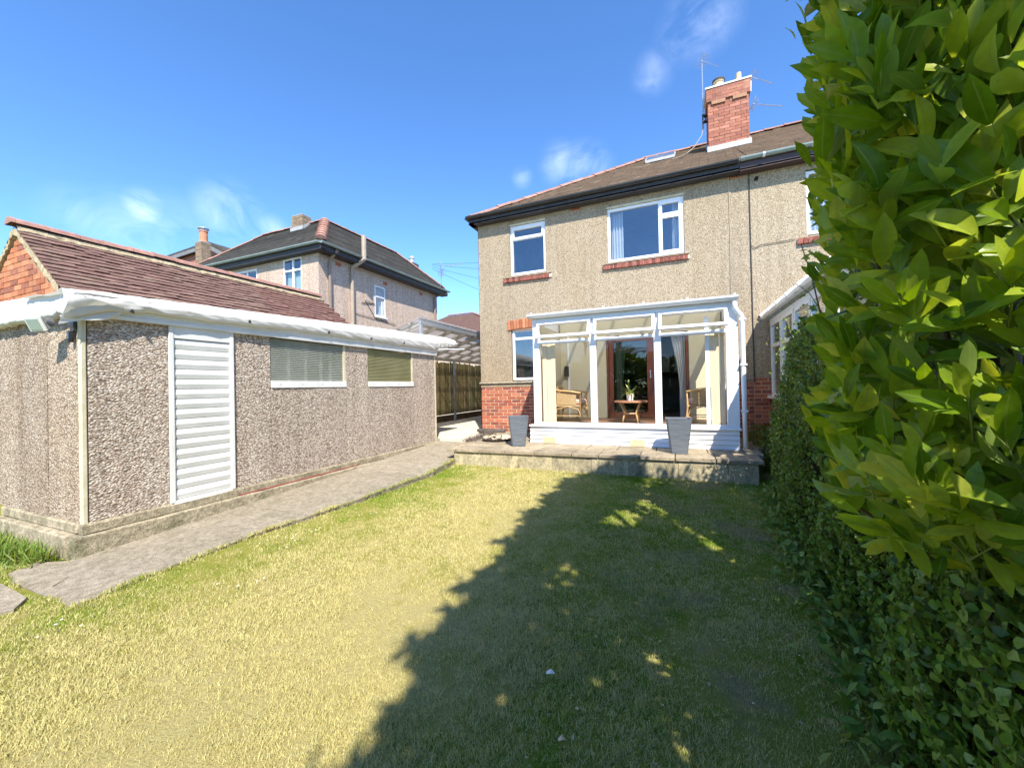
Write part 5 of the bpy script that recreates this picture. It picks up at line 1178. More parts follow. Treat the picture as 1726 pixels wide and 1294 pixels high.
# house further left with pot and red gable
Q = thing('far_gable_house', 'red brick gabled house with orange chimney pot showing over the garage ridge', 'house', (-19, 13, -1.4))
c = stack(-18.25, -17.85, 9.9, 10.25, 4.8, 6.20, Q)
p = pot(-18.02, 10.08, 6.23, [(.19, 0), (.15, .05), (.14, .42), (.16, .43), (.16, .47), (.12, .47)], M['red_pot'], c); pot(-18.02, 10.08, 6.68, [(.13, 0), (.13, .08), (.20, .10), (.20, .14), (.001, .17)], M['galv'], p, 'cowl')
b = MB(); b.prism([(-23.0, -1.4), (-16.6, -1.4), (-16.6, 5.3), (-19.3, 6.5), (-23.0, 6.35)], 'y', 11.1, 11.3); b.build('wall', M['far_brickwork'], Q)
b = MB(); b.bar((-23.4, 13, 6.50), (-19.3, 13, 6.72), 4.1, .12, up=(0, 0, 1)); b.bar((-19.3, 13, 6.72), (-16.2, 13, 5.2), 4.1, .12, up=(.4, 0, 1)); b.build('roof', M['dark_tile'], Q)
b = MB(); b.bar((-23.4, 10.93, 6.36), (-19.3, 10.93, 6.56), .06, .16); b.bar((-19.3, 10.93, 6.56), (-16.2, 10.93, 5.05), .06, .16); b.build('bargeboard', simple('grey_bargeboard', (.20, .20, .20), (.15, .15, .15), 6, .7, .1, 20), Q)
A4 = thing('television_aerial', 'thin aerial on the far corner of the pink detached house', 'aerial', (-9.45, 14.1, 3.6))
b = MB(); b.tube([(-9.44, 14.2, 3.55), (-9.44, 14.2, 3.95), (-9.2, 14.25, 4.4), (-9.2, 14.25, 5.45)], .014, 6); b.build('mast', M['alu'], A4)
yagi(A4, (-9.2, 14.2, 5.15), (-8.4, 14.7, 5.28), 9, .10, .08, M['alu'], r=.008); yagi(A4, (-9.2, 14.2, 4.85), (-8.9, 14.0, 4.95), 4, .16, .12, M['alu'], r=.006)
# small chimney peeping over the hip
O = thing('chimney_stack', 'small dark chimney with pale pot peeping over the detached house roof', 'chimney', (-12.7, 17, 4))
b = MB(); b.box(-13.05, -12.55, 16.8, 17.3, 2.0, 6.55); b.build('stack', M['dish'], O); pot(-12.8, 17.05, 6.55, [(.13, 0), (.12, .25), (.15, .28), (.08, .40), (.001, .42)], M['lead'], O)
# distant hipped roof between the houses
X = thing('distant_house', 'brown hipped roof house seen between the two houses', 'house', (-18, 32, -1.4))
b = MB(); b.box(-25, -12.5, 30.5, 38, -1.6, 4.4); b.build('wall', M['render_pink'], X)
b = MB(); b.v = [(-26, 30, 4.45), (-12.0, 30, 4.45), (-12.0, 39, 4.45), (-26, 39, 4.45), (-21.6, 34.5, 7.35), (-18.6, 34.5, 7.35)]; b.f = [(0, 1, 5, 4), (1, 2, 5), (2, 3, 4, 5), (3, 0, 4)]; b.build('roof', M['far_tile'], X)
ridge_run(X, (-12.0, 30, 4.5), (-18.6, 34.5, 7.4), 16, r=.13); ridge_run(X, (-18.6, 34.5, 7.4), (-21.6, 34.5, 7.4), 6, r=.13)
b = MB(); b.box(-26, -12, 29.96, 29.99, 4.25, 4.45); b.build('gutter', M['black'], X)
# overhead wires
for k, (p0, p1, lab) in enumerate([((-11.5, 17, 6.35), (-3, 24, 8.9), 'uppermost overhead wire between the houses'), ((-11.5, 17, 6.30), (-3, 24, 7.6), 'second overhead wire, just beneath the uppermost'), ((-11.5, 17, 6.2), (-3, 24, 5.6), 'third overhead wire sloping down towards the tan house'), ((-11.5, 17, 6.1), (-3, 24, 3.2), 'steepest overhead wire descending beside the tan house')]):
    P0, P1 = Vector(p0), Vector(p1); pts = [P0+(P1-P0)*(i/10)-Vector((0, 0, .5*math.sin(math.pi*i/10))) for i in range(11)]
    b = MB(); b.tube(pts, .007, 4); props(b.build('overhead_wire', M['cable']), lab, 'wire', 'overhead wires between the houses')

# ------------------------------------------------------------------ carport and fence
CP = thing('carport', 'lean-to carport of pale rafters and clear sheets over driveway', 'carport', (-6.2, 10, -1.1))
bx_, bz_, lx_, lz_ = -5.25, 1.49, -7.0, .93
b = MB(); b.bar((bx_, 7.24, bz_), (bx_, 14.5, bz_), .06, .12); b.build('beam', M['galv'], CP)
b = MB(); b.bar((lx_, 7.24, lz_), (lx_, 14.5, lz_), .06, .10); b.build('beam', M['rafter'], CP)
b = MB(); b.box(bx_-.03, bx_+.03, 7.245, 7.305, -1.1, 1.44); b.build('post', M['galv'], CP)
for y in (11.5,): b = MB(); b.box(lx_-.03, lx_+.03, y, y+.06, -1.1, .90); b.build('post', M['galv'], CP)
for k in range(11):
    y = 7.30+k*.70; b = MB(); b.bar((bx_-.03, y, bz_-.02), (lx_+.02, y, lz_), .05, .08); b.build('rafter', M['rafter'], CP)
for k in range(4):
    w = (k+.7)/4.6; b = MB(); b.bar((bx_+(lx_-bx_)*w, 7.2, bz_+(lz_-bz_)*w+.06), (bx_+(lx_-bx_)*w, 14.5, bz_+(lz_-bz_)*w+.06), .05, .04); b.build('purlin', M['rafter'], CP)
V = []; F = []; ny = 150
for j in range(ny+1):
    y = 7.18+7.3*j/ny; h = .012*math.sin(j*math.pi*.5*1.0)
    V += [(bx_+.06, y, bz_+.10+h), (lx_-.12, y, lz_+.06+h)]
for j in range(ny): F.append((2*j, 2*j+1, 2*j+3, 2*j+2))
b = MB(); b.v = V; b.f = F; b.build('roof_sheet', M['sheet'], CP)
FN = thing('fence', 'weathered mossy vertical board fence along the driveway', 'fence', (-7.15, 11.5, -1.08))
y = 7.6
while y < 15:
    w = .09+rng.normal()*.006; h = .86+rng.normal()*.02; b = MB(); b.box(-7.19, -7.168+rng.normal()*.003, y, y+w, -.88, h); b.v = [(x, yy+(.012*(q+.9)*rng.normal() if False else 0), q) for x, yy, q in b.v]; b.build('board', M['oldwood'], FN); y += w+.022+abs(rng.normal())*.006
b = MB(); b.box(-7.25, -7.20, 7.6, 15, .45, .53); b.box(-7.25, -7.20, 7.6, 15, -.5, -.42); b.build('rail', M['oldwood'], FN)
b = MB(); b.box(-7.22, -7.10, 7.6, 15, -1.12, -.90); b.build('gravel_board', M['darkwood'], FN)
# back fence / far end gate of drive so nothing is open behind
b = MB()
b.box(-7.1, -4.45, 15.2, 15.26, -1.1, .85)
props(b.build('drive_gate', M['darkwood']), 'dark timber gate closing the far end of the driveway', 'gate')

# ------------------------------------------------------------------ foliage
def norm(a): return a/np.maximum(np.linalg.norm(a, axis=-1, keepdims=True), 1e-9)
def leaf_batch(P, D, Nn, L, Wd, rows=4, fold=.25, droop=.25, shape='laurel'):
    """P base, D direction, Nn normal (n,3); 3 columns x rows+1 vertices each"""
    n = len(P); D = norm(D); Sd = norm(np.cross(D, Nn)); Nn = np.cross(Sd, D)
    V = np.zeros((n, rows+1, 3, 3)); UV = np.zeros((n, rows+1, 3, 2))
    for i in range(rows+1):
        u = i/rows; wd = max(math.sin(math.pi*u**1.25), 0)**.72 if 0 < i < rows else (.10 if i == 0 else .03)
        c = P+D*(L*u)[:, None]-Nn*(L*droop*u*u)[:, None]
        for j, s in enumerate((-1, 0, 1)):
            V[:, i, j] = c+Sd*(Wd*wd*s*.5)[:, None]+Nn*(Wd*fold*wd*abs(s)*.5)[:, None]; UV[:, i, j] = (.5+.5*s, u)
    V = V.reshape(-1, 3); UV = UV.reshape(-1, 2); k = (rows+1)*3; F = []
    for i in range(rows):
        for j in range(2): a = i*3+j; F.append((a, a+1, a+4, a+3))
    F = (np.array(F)[None]+(np.arange(n)*k)[:, None, None]).reshape(-1, 4)
    return V, F, UV, k
def foliage(name, P, D, Nn, L, Wd, mat, parent, rows=4, **kw):
    V, F, UV, k = leaf_batch(P, D, Nn, L, Wd, rows, kw.pop('fold', .25), kw.pop('droop', .25))
    return npmesh(name, V, F, mat, parent, rnd=np.repeat(rng.uniform(size=len(P)), k), uv=UV, smooth=True, **kw)
# where a point's shadow lands on the lawn
kx, ky = sh.x/math.tan(R(SUN_EL)), sh.y/math.tan(R(SUN_EL))
def shadow_xy(P, z0=-1.38):
    h = P[:, 2]-z0; return P[:, 0]+kx*h, P[:, 1]+ky*h
bY = np.array([-3, .9, 1.18, 1.48, 1.68, 2.03, 2.33, 2.76, 3.3, 4.07, 4.94, 5.7, 6.4, 7.4, 9]); bX = np.array([-.95, -1.02, -1.07, -1.24, -1.28, -1.35, -1.36, -1.39, -1.45, -1.50, -1.49, -1.49, -.4, .55, .75])
def shadow_ok(P, slack=.0):
    x, y = shadow_xy(P); e = np.interp(y, bY, bX)
    gap = (np.abs(x+.60-(y-4.2)*.2) < .24-(y-3.85)*.12) & (y > 3.9) & (y < 4.5)
    w_ = .07*np.sin(y*9+1)+.06*np.sin(y*17)+.05*np.sin(y*31+x*9)
    return (x > e+w_+.02-slack) & ~gap
def twigs(base, dirs, n_leaf, Lr, parent_list):
    """leaf positions along short shoots"""
    P, D, Nn, S_ = [], [], [], []
    for p, d in zip(base, dirs):
        ln = rng.uniform(.14, .26); a = norm(np.cross(d, rng.normal(size=3))); c = np.cross(d, a)
        for i in range(n_leaf):
            u = (i+.5)/n_leaf; an = i*2.4+rng.uniform(0, .6); out = a*math.cos(an)+c*math.sin(an)
            w = .95-.75*u; dd = norm(d*(.55+.6*u)+out*w+np.array([0, 0, .12])+rng.normal(size=3)*.12)
            P.append(p+d*(ln*u)); D.append(dd); nn = norm(np.array([-.25, -.85, .45])+out*.35+rng.normal(size=3)*.38); Nn.append(nn); S_.append(Lr*rng.uniform(.70, 1.22)*(1-.25*(u > .9)))
        parent_list.append((p, p+d*ln))
    return np.array(P), np.array(D), np.array(Nn), np.array(S_)
# --- the near laurel
LA = thing('laurel_shrub', 'tall glossy green laurel filling the right foreground', 'shrub', (.95, 1.35, -1.42))
def in_blobs(P, blobs):
    m_ = np.full(len(P), 9.0)
    for (c, r) in blobs: m_ = np.minimum(m_, np.linalg.norm((P-np.array(c))/np.array(r), axis=1))
    return m_
blobs = [((.98, 1.40, .15), (.66, .80, .75)), ((1.00, 1.45, .95), (.70, .85, .8)), ((1.02, 1.5, 1.8), (.70, .90, .9)), ((1.0, 1.45, 2.5), (.55, .8, .6)), ((1.05, 1.2, -.15), (.62, .55, .5))]
NT = 1300
tries = rng.uniform([.2, .2, -.65], [1.75, 2.4, 2.6], size=(60000, 3)); mm = in_blobs(tries, blobs)
lump = 1+.10*np.sin(tries[:, 0]*9+tries[:, 2]*7)*np.sin(tries[:, 1]*8-tries[:, 2]*5)
fr_ = tries[:, 1]-(1.22-.34*(tries[:, 0]-.32)+.07*np.sin(tries[:, 2]*6+tries[:, 0]*5)+.04*np.sin(tries[:, 0]*17))
keep = (mm < lump) & (fr_ > 0) & ((mm > .74*lump) | (fr_ < .26)) & (tries[:, 0] > .2236*tries[:, 1]+.12+.03*np.sin(tries[:, 2]*9))
base = tries[keep]; m2 = mm[keep]
cen = np.array([1.0, 1.38, 0]); outd = base-cen; outd[:, 2] = 0; outd = norm(outd); ff = (fr_[keep] < .2)[:, None]; outd = norm(np.where(ff, np.array([-.35, -.94, 0]), outd))
facing = (outd @ np.array([-.6, -.8, 0])) > -.45
base = base[facing]; outd = outd[facing]; m2 = m2[facing]
base = base[:NT]; outd = outd[:NT]
dirs = norm(outd*.62+np.array([-.22, -.05, .62])+rng.normal(size=outd.shape)*.30)
segs = []
P, D, Nn, S_ = twigs(base, dirs, 8, .116, segs)
ok = shadow_ok(P, .05) & (P[:, 0] > .2236*P[:, 1]+.03) & (P[:, 1] > 1.10-.34*(P[:, 0]-.32)+.06*np.sin(P[:, 2]*6)) & (np.linalg.norm(P, axis=1) > .62)
P, D, Nn, S_ = P[ok], D[ok], Nn[ok], S_[ok]
PX_ = P @ np.array(r_); PD_ = P @ np.array(f_); PU = P @ np.array(u_)
tipx = (P+D*S_[:, None]) @ np.array(r_)/np.maximum((P+D*S_[:, None]) @ np.array(f_), .05)
T_ = P+D*S_[:, None]; bnd = np.interp(T_[:, 2]/T_[:, 1], [-.45, -.32, -.22, -.12, 0, .22, .36, .5, .56, .75, 1.0, 1.4], [.46, .33, .27, .245, .255, .262, .268, .245, .262, .238, .226, .20])
bnd = bnd+.016*np.sin(T_[:, 2]*21)+.012*np.sin(T_[:, 2]*47+1)
ok = T_[:, 0]/T_[:, 1] > bnd; P, D, Nn, S_, PX_, PD_, PU = (a[ok] for a in (P, D, Nn, S_, PX_, PD_, PU))
infr = (PD_ > .3) & (np.abs(PX_/np.maximum(PD_, .01)) < 1.28) & (np.abs(PU/np.maximum(PD_, .01)) < .96)
size = np.where(infr, S_/np.maximum(PD_, .3), 0); order = np.argsort(-size); big = order[:298]; restl = order[298:]
lv = []
for k in range(5):
    V, F, UV, kk = leaf_batch(np.zeros((1, 3)), np.array([[1., 0, 0]]), np.array([[0, 0, 1.]]), np.array([1.]), np.array([.275+.024*k]), 8, .20+.08*k, .06+.09*k)
    V[:, 1] += .04*np.sin(V[:, 0]*3+k); V[:, 2] += .012*np.sin(V[:, 0]*14+k*2)*np.abs(V[:, 1])/.2
    me = bpy.data.meshes.new('laurel_leaf_mesh'); me.from_pydata(V.tolist(), [], F.tolist()); l = me.uv_layers.new(name='UVMap'); l.data.foreach_set('uv', UV[F.ravel()].astype(np.float32).ravel())
    for p in me.polygons: p.use_smooth = True
    me.materials.append(M['laurel']); lv.append(me)
for k in big:
    d = norm(D[k]); s_ = norm(np.cross(Nn[k], d)); nn = np.cross(d, s_)
    mt = Matrix(((d[0], s_[0], nn[0]), (d[1], s_[1], nn[1]), (d[2], s_[2], nn[2])))
    inst('leaf', lv[int(rng.integers(5))], Vector(P[k]), LA, mt.to_euler(), (S_[k],)*3)
foliage('foliage', P[restl], D[restl], Nn[restl], S_[restl], S_[restl]*.31, M['laurel'], LA, rows=4, kind='stuff')
# dense dark inner leaves so the bush is not hollow
tries = rng.uniform([.3, .4, -.55], [1.7, 2.2, 3.0], size=(16000, 3)); mm = in_blobs(tries, blobs+[((1.05, 1.4, 2.6), (.6, .7, .9))]); P = tries[(mm < .74) & (tries[:, 1] > 1.42-.34*(tries[:, 0]-.32)) & (tries[:, 0] > .25*tries[:, 1]+.16) & (tries[:, 0] > (.25-.45*np.clip(-.15-tries[:, 2], 0, 1))*tries[:, 1]+.5*np.clip(-.1-tries[:, 2], 0, 1)+.16)][:5200]
P = P[shadow_ok(P)]
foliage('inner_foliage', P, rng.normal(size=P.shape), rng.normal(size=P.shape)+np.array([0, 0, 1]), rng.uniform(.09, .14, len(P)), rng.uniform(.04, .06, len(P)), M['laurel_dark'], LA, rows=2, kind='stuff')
b = MB()
for k in range(26):
    an = rng.uniform(0, 6.28); p0 = Vector((1.15+.10*math.cos(an), 2.0+.10*math.sin(an), -1.42)); tip = base[int(rng.integers(len(base)))]
    mid = p0.lerp(Vector(tip), .5)+Vector((0, 0, .25)); b.tube([p0, p0.lerp(mid, .6)+Vector((.02, .0, .05)), mid, Vector(tip)], [.022, .016, .011, .004], 6)
b.build('trunk', M['bark'], LA, smooth=True)
b = MB()
lt = np.array([p+(q-p)*.9 for p, q in segs]); rt_ = lt[:, 0]/lt[:, 1]; bt = np.interp(lt[:, 2]/lt[:, 1], [-.45, -.32, -.22, -.12, 0, .22, .36, .5, .56, .75, 1.0, 1.4], [.46, .33, .27, .245, .255, .262, .268, .245, .262, .238, .226, .20])
for (p, q) in [sg for sg, k in zip(segs, (rt_ > bt+.06) & (lt[:, 1] > 1.16-.34*(lt[:, 0]-.32))) if k]: b.tube([p-(q-p)*.3, p, q], [.003, .0025, .0012], 4, cap=False)
b.build('twig', simple('green_twig', (.22, .25, .05), (.16, .17, .04), 20, .6, 0), LA, kind='stuff')
# --- crown of taller laurels beside and behind the viewpoint (shaped by the shade they cast on the lawn)
def mass(name, label, lo, hi, n, Lr, seedf, mat, cat='shrub', trunks=5):
    o = thing(name, label, cat, ((lo[0]+hi[0])/2, (lo[1]+hi[1])/2, -1.42))
    P = rng.uniform(lo, hi, size=(n, 3)); c = (np.array(lo)+np.array(hi))/2; h = (np.array(hi)-np.array(lo))/2
    q = np.abs((P-c)/h); m_ = (q[:, 0]**4+q[:, 1]**6+q[:, 2]**6) < 1.0+.25*np.sin(P[:, 1]*7)*np.sin(P[:, 2]*5)
    P = P[m_]; P = P[shadow_ok(P)] if hi[2] > 0 else P
    if seedf is not None: P = P[seedf(P)]
    D = norm(rng.normal(size=P.shape)+np.array([-.2, 0, .3])); foliage('foliage', P, D, rng.normal(size=P.shape)*.6+np.array([0, 0, 1]), rng.uniform(.8, 1.2, len(P))*Lr, rng.uniform(.8, 1.2, len(P))*Lr*.42, mat, o, rows=2, kind='stuff')
    b = MB()
    for k in range(trunks):
        y = lo[1]+(hi[1]-lo[1])*(k+.5)/max(trunks, 1); x = (lo[0]+hi[0])/2; b.tube([(x, y, -1.42), (x+.05*rng.normal(), y+.1*rng.normal(), lo[2]+.4), (x+.1*rng.normal(), y+.2*rng.normal(), hi[2]-.5)], [.05, .035, .012], 7)
    if b.v: b.build('trunk', M['bark'], o)
    return o
out_of_frame = lambda P: (P @ np.array(f_) < .05) | ((P @ np.array(u_))/np.maximum(P @ np.array(f_), .05) > 1.15) | ((P @ np.array(r_))/np.maximum(P @ np.array(f_), .05) > 1.36)
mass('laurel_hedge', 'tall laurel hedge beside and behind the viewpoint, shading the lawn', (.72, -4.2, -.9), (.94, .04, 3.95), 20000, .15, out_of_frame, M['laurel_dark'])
mass('laurel_shade_filler', 'added unseen laurel leaves right of the viewpoint, filling gaps in lawn shade', (.74, .06, -1.2), (.98, .92, 2.2), 4200, .14, lambda P: out_of_frame(P) & np.where(P[:, 1] < .46, P[:, 2] > np.where(P[:, 1] < .24, .62, 1.5), P[:, 2] < .30), M['laurel_dark'], trunks=0)  # unseen leaf mass, added to close sunlit gaps in the lawn's shade
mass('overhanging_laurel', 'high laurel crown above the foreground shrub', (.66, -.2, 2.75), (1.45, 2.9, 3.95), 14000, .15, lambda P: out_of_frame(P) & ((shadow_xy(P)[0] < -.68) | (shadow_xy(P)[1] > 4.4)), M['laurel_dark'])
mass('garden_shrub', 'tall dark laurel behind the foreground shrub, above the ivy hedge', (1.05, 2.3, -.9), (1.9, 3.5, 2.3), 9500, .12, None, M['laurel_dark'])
o_hedge = thing('boundary_hedge', 'broad green hedge closing the far garden end behind viewpoint', 'hedge', (0, -12, -1.42))
P = rng.uniform([-9, -13, -1.5], [9, -11, 2.6], size=(9000, 3)); P = P[P[:, 2] < 1.9+.5*np.sin(P[:, 0]*1.3)+.3*np.sin(P[:, 0]*3.1)]
foliage('foliage', P, rng.normal(size=P.shape), rng.normal(size=P.shape), rng.uniform(.3, .5, len(P)), rng.uniform(.2, .35, len(P)), M['laurel_dark'], o_hedge, rows=2, kind='stuff')
mass('low_bush', 'low dark bush in the gap between terrace end and neighbour conservatory', (1.08, 6.55, -1.45), (1.5, 8.3, -.72), 2600, .06, None, M['laurel_dark'], 'bush', trunks=0)
# --- ivy hedge along the boundary
IV = thing('ivy_hedge', 'ivy-covered boundary hedge along the right side of lawn', 'hedge', (1.35, 4.2, -1.42))
def ivy_face(n):
    y = 1.25+5.9*rng.uniform(size=n)**1.15; u = rng.uniform(size=n)
    xl = np.interp(y, [1, 1.9, 2.9, 3.7, 5.1, 7.2], [.66, .80, .90, .88, .98, 1.20])
    top = np.interp(y, [1, 2.4, 4.2, 5.2, 6.0, 7.2], [-.35, .0, .55, .35, -.35, -.95])
    # profile: foot, face, rounded shoulder, top
    s = u*1.35; z = np.where(s < 1, -1.40+(top+1.40)*s, top+.02*np.sin(y*9)); x = xl+.05*np.sin(y*5+z*4)+.04*np.sin(y*13-z*9)+np.where(s < 1, .30*np.clip(s-.35, 0, 1)**1.6, .30*.5+(s-1)*1.9)
    nx = np.where(s < 1, -1.0, -.3); nz = np.where(s < 1, .15, 1.0)
    return np.stack([x, y, z], 1), np.stack([nx, np.zeros(n)-.1, nz], 1)
P, Nn = ivy_face(42000); dep = rng.exponential(.05, size=len(P)); P = P-norm(Nn)*(dep-.03)[:, None]*np.array([1, 1, 1.]); 
Nn = norm(norm(Nn)+rng.normal(size=Nn.shape)*.45); D = np.cross(Nn, rng.normal(size=Nn.shape)); D[:, 2] -= .35
P = P[:, :]; ok = (P[:, 0] > .2236*P[:, 1]-.25)
foliage('foliage', P[ok], D[ok], Nn[ok], rng.uniform(.020, .044, ok.sum()), rng.uniform(.018, .036, ok.sum()), M['ivy'], IV, rows=3, droop=.35, kind='stuff')
# added dark core under the leaves, stops light passing through the hedge
ys = np.linspace(1.2, 7.0, 30); V = []; F = []
for y in ys:
    xl = float(np.interp(y, [1, 1.9, 2.9, 3.7, 5.1, 7.2], [.66, .80, .90, .88, .98, 1.20]))+.13; tp = float(np.interp(y, [1, 2.4, 4.2, 5.2, 6.0, 7.2], [-.35, .0, .55, .35, -.35, -.95]))-.13
    for (dx, w) in ((0, 0), (.02, .3), (.10, .6), (.2, .85), (.35, 1), (.75, 1), (.75, 0)): V.append((xl+dx+.02*rng.normal(), y, -1.45+(tp+1.45)*w+.02*rng.normal()))
for i in range(29):
    for j in range(6): a = i*7+j; F.append((a, a+1, a+8, a+7))
b = MB(); b.v = V; b.f = F; b.build('core', simple('dark_hedge_core', (.045, .035, .018), (.02, .022, .01), 30, 1, .8, 40, .05), IV)
# pale new growth at the top by the neighbour's window
n = 900; c = np.array([1.12, 4.55, .30]); P = c+rng.normal(size=(n, 3))*np.array([.10, .25, .17]); foliage('new_growth', P, rng.normal(size=P.shape), rng.normal(size=P.shape)+np.array([0, -.3, 1]), rng.uniform(.02, .04, n), rng.uniform(.016, .03, n), leafmat('pale_ivy_leaf', [(0, (.16, .24, .04)), (1, (.36, .44, .12))], .4, .5, False), IV, rows=2, kind='stuff')
# sapling with lobed leaves leaning over the hedge
SP = thing('sapling', 'thin sapling with lobed leaves leaning over ivy before neighbour conservatory', 'sapling', (1.2, 4.0, -1.42))
b = MB(); core = [(1.2, 4.1, -1.4), (1.14, 4.05, .3), (1.02, 3.95, .85), (.94, 3.9, 1.12)]; b.tube(core, [.012, .008, .005, .003], 6); b.tube([(1.10, 4.0, .55), (1.0, 3.95, .72), (.92, 3.9, .78)], .003, 5); b.build('trunk', M['bark'], SP)
def lobed():
    b = MB(); pts = []
    for k, (an, r) in enumerate([(-150, .35), (-120, .62), (-95, .42), (-60, .85), (-32, .5), (0, 1.0), (32, .5), (60, .85), (95, .42), (120, .62), (150, .35), (180, .1)]): pts.append((r*math.cos(R(an)), r*math.sin(R(an)), -.12*r*r))
    b.v = [(0, 0, .03)]+pts; b.f = [(0, i+1, (i+1) % 12+1) for i in range(12)]; return rawmesh('lobed_leaf_mesh', b, M['weed'])
lm = lobed()
for i in range(26):
    w = rng.uniform(); p = Vector((.94, 3.88, 1.16)).lerp(Vector((1.12, 4.0, .45)), w)+Vector(rng.normal(size=3)*.07); inst('leaf', lm, p, SP, (rng.normal()*.5, rng.normal()*.5, rng.uniform(0, 6.28)), (rng.uniform(.035, .055),)*3)
# low weeds and dropped stalks at the foot of the hedge
n = 1500; y = rng.uniform(1.25, 5.5, n); x = np.interp(y, [1, 1.9, 2.9, 3.7, 5.1, 7.2], [.60, .72, .84, .84, .93, 1.15])+rng.normal(size=n)*.07-.03
P = np.stack([x, y, zlawn(x, y)+.01+np.abs(rng.normal(size=n))*.06], 1); D = norm(rng.normal(size=P.shape)*.8+np.array([-.3, 0, .5]))
props(foliage('weeds', P, D, rng.normal(size=P.shape)*.5+np.array([0, 0, 1]), rng.uniform(.03, .09, n), rng.uniform(.018, .05, n), M['weed'], None, rows=3), 'low leafy weeds at the foot of ivy hedge', 'weeds', kind='stuff')
# weeds by the garage corner
n = 800; x = rng.uniform(-6.6, -4.95, n); y = 1.60-np.abs(rng.normal(size=n))*.12+.0*x
P = np.stack([x, y, zlawn(x, y)], 1); D = norm(rng.normal(size=P.shape)*.45+np.array([0, -.1, 1]))
props(foliage('weeds', P, D, rng.normal(size=P.shape)*.7+np.array([0, -1, .4]), rng.uniform(.06, .17, n), rng.uniform(.008, .02, n), M['weed'], None, rows=3), 'bright weeds against the base of garage front wall', 'weeds', kind='stuff')

# ------------------------------------------------------------------ grass
n = 820000
u = rng.uniform(size=n); 
# denser close to the viewpoint
rr = .55+6.6*u**1.35; an = rng.uniform(R(-32), R(82), n)    # measured from +y towards -x
gx_ = -rr*np.sin(an); gy_ = rr*np.cos(an)
# corner distances reach farther left
ex = rng.uniform(-7.6, -2.5, 60000); ey = rng.uniform(.2, 1.75, 60000); gx_ = np.concatenate([gx_, ex]); gy_ = np.concatenate([gy_, ey])
xre = np.interp(gy_, [1.3, 2.5, 3.5, 5.0, 5.8, 8], [-3.80, -3.80, -3.60, -3.45, -3.565, -3.95])+.02*np.sin(gy_*11)+.012*np.sin(gy_*37)-.008
hx = np.interp(gy_, [-1, 1, 1.9, 2.9, 3.7, 5.1, 7.2], [.7, .72, .88, .98, .97, 1.05, 1.3])
yfr = 5.79+(gx_+3.56)*(.20/4.5)
ok = (gx_ < hx) & (gy_ < np.where(gx_ < .95, yfr, 6.6))
ok &= ~((gy_ > 1.27+.03*np.sin(gx_*9)) & (gx_ < xre) & (gx_ > -4.86))
ok &= ~((gx_ <= -4.78) & (gy_ > 1.63))
ok &= ~((gx_ > -5.02) & (gx_ < -4.34) & (gy_ > 1.34) & (gy_ < 1.62)) & ~((gx_ > -4.9) & (gx_ < -4.14) & (gy_ > 1.01) & (gy_ < 1.21))
gx_, gy_ = gx_[ok], gy_[ok]
tab = rng.uniform(size=(256, 256))
def vnoise(x, y, f):
    X, Y = x*f+1000, y*f+1000; i, j = np.floor(X).astype(int), np.floor(Y).astype(int); a, c = X-i, Y-j; a = a*a*(3-2*a); c = c*c*(3-2*c)
    T = lambda p, q: tab[p % 256, q % 256]
    return (T(i, j)*(1-a)+T(i+1, j)*a)*(1-c)+(T(i, j+1)*(1-a)+T(i+1, j+1)*a)*c
cl = .5*vnoise(gx_, gy_, 26)+.3*vnoise(gx_+3, gy_, 9)+.2*vnoise(gx_, gy_+7, 3)
ok = rng.uniform(size=len(gx_)) < np.clip(.5+(cl-.30)*2.4, .35, 1)
gx_, gy_, cl = gx_[ok], gy_[ok], cl[ok]; n = len(gx_)
edge = ((np.abs(gx_-np.interp(gy_, [1.3, 2.5, 3.5, 5.0, 5.8, 8], [-3.80, -3.80, -3.60, -3.45, -3.565, -3.95])) < .07) & (gy_ > 1.2)) | (gy_ > 5.79+(gx_+3.56)*(.20/4.5)-.08)
gr = np.sqrt(gx_**2+gy_**2); ln = rng.uniform(.012, .030, n)*(.45+1.25*cl)*np.where(edge, 1.5, 1); 
wd = (.0010+.00065*gr)*rng.uniform(.7, 1.3, n)
ta = rng.uniform(0, 2*np.pi, n); ti = np.abs(rng.normal(size=n))*.55+.25
dx, dy_, dz_ = np.cos(ta)*np.sin(ti)*ln, np.sin(ta)*np.sin(ti)*ln, np.cos(ti)*ln
sa = rng.uniform(0, np.pi, n); sx2, sy2 = np.cos(sa)*wd, np.sin(sa)*wd; zz = np.where((gy_ > 1.27) & (gx_ > -4.8) & (gx_ < np.interp(gy_, [1.3, 2.5, 3.5, 5.0, 5.8, 8], [-3.80, -3.80, -3.60, -3.45, -3.565, -3.95])+.03), zpath(gy_)-.008, zlawn(gx_, gy_)-.003)
V = np.empty((n, 3, 3)); V[:, 0] = np.stack([gx_-sx2, gy_-sy2, zz], 1); V[:, 1] = np.stack([gx_+sx2, gy_+sy2, zz], 1); V[:, 2] = np.stack([gx_+dx, gy_+dy_, zz+dz_], 1)
npmesh('grass', V.reshape(-1, 3), np.arange(3*n).reshape(-1, 3), M['grass'], rnd=np.repeat(rng.uniform(size=n), 3), kind='stuff')
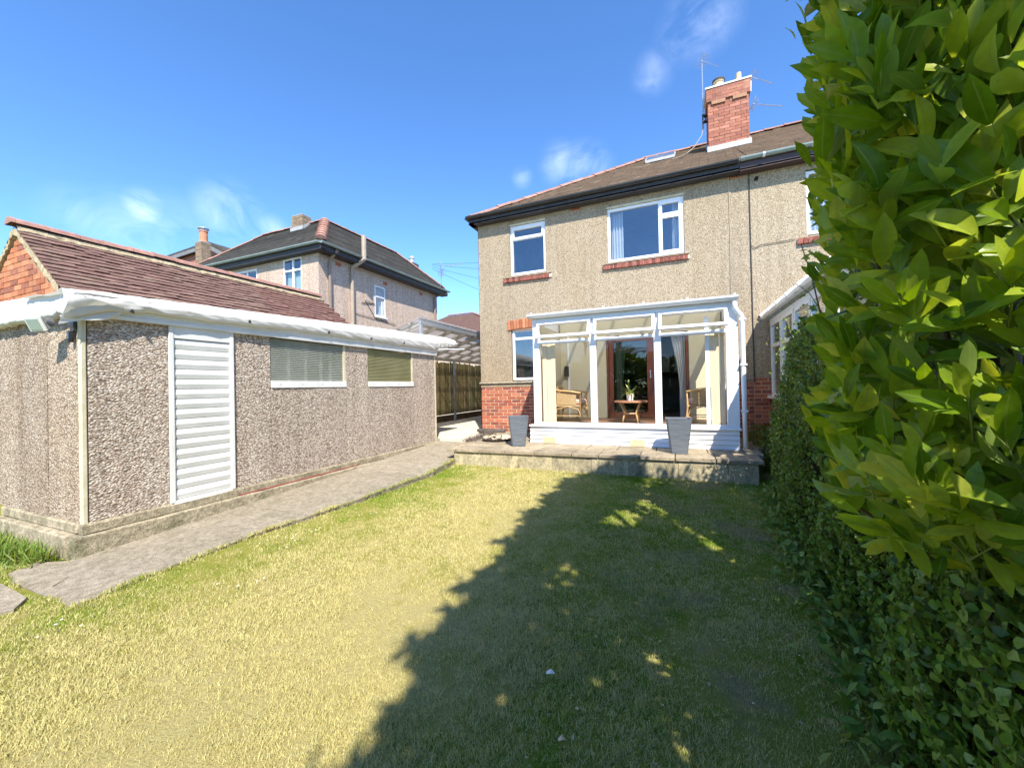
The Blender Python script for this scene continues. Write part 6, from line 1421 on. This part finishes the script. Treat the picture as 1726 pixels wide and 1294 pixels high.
# dry leaf and twig litter near the hedge
n = 90; x = rng.uniform(-.9, .8, n); y = rng.uniform(1.2, 5.6, n); x = x+.25*(rng.uniform(size=n) > .5)*(.8-x); P = np.stack([x, y, zlawn(x, y)+.022], 1)
props(foliage('leaf_litter', P, rng.normal(size=P.shape)*np.array([1, 1, .15]), rng.normal(size=P.shape)*.3+np.array([0, 0, 1]), rng.uniform(.012, .035, n), rng.uniform(.006, .018, n), simple('dry_leaf', (.50, .40, .22), (.32, .22, .11), 30, .9, .2, 60), None, rows=2), 'dry leaf scraps scattered over the shaded lawn near hedge', 'leaf litter', kind='stuff')
# daisies: small groups in the lawn
n = 26; V, F = [], []
spots = [(-3.67, 1.03), (-3.52, 1.14), (-3.51, 2.34), (-3.41, 2.74), (-3.3, 2.55), (-3.2, 3.4), (-3.0, 1.9)]
b = MB()
for i in range(n):
    sx0, sy0 = spots[int(rng.integers(len(spots)))]; x, y = sx0+rng.normal()*.10, sy0+rng.normal()*.09; z = float(zlawn(x, y))+.03; b.lathe(x, y, [(.001, z+.001), (.006, z+.002), (.007, z), (.001, z-.003)], 7)
props(b.build('daisies', M['bud']), 'scatter of tiny white daisies in the sunny lawn', 'daisies', kind='stuff')
def scrap(name, lab, x, y, s, cat, mat):
    z = float(zlawn(x, y))+.03; b = MB(); b.v = [(x, y, z), (x+s*.4, y+s*.2, z+.012), (x+s*.9, y-.1*s, z+.006), (x+s*.55, y-s*.45, z+.016), (x+.1*s, y-s*.3, z)]; b.f = [(0, 1, 3, 4), (1, 2, 3)]
    md = b.build(name, mat); md.modifiers.new('thick', 'SOLIDIFY').thickness = .002; return props(md, lab, cat)
scrap('fallen_leaf', 'curled pale dry leaf lying in the shaded lawn', -.64, 1.87, .055, 'leaf', M['paper'])
scrap('fallen_leaf', 'small straw-yellow dry leaf near bottom of the shaded lawn', -.485, 1.545, .04, 'leaf', M['terracotta'])
scrap('fallen_leaf', 'tiny whitish leaf on bare lawn beside the ivy hedge', .52, 2.43, .035, 'leaf', M['paper'])

# ------------------------------------------------------------------ lift to lawn level zero
for o in list(S.objects):
    if o.parent is None: o.location.z += ZL
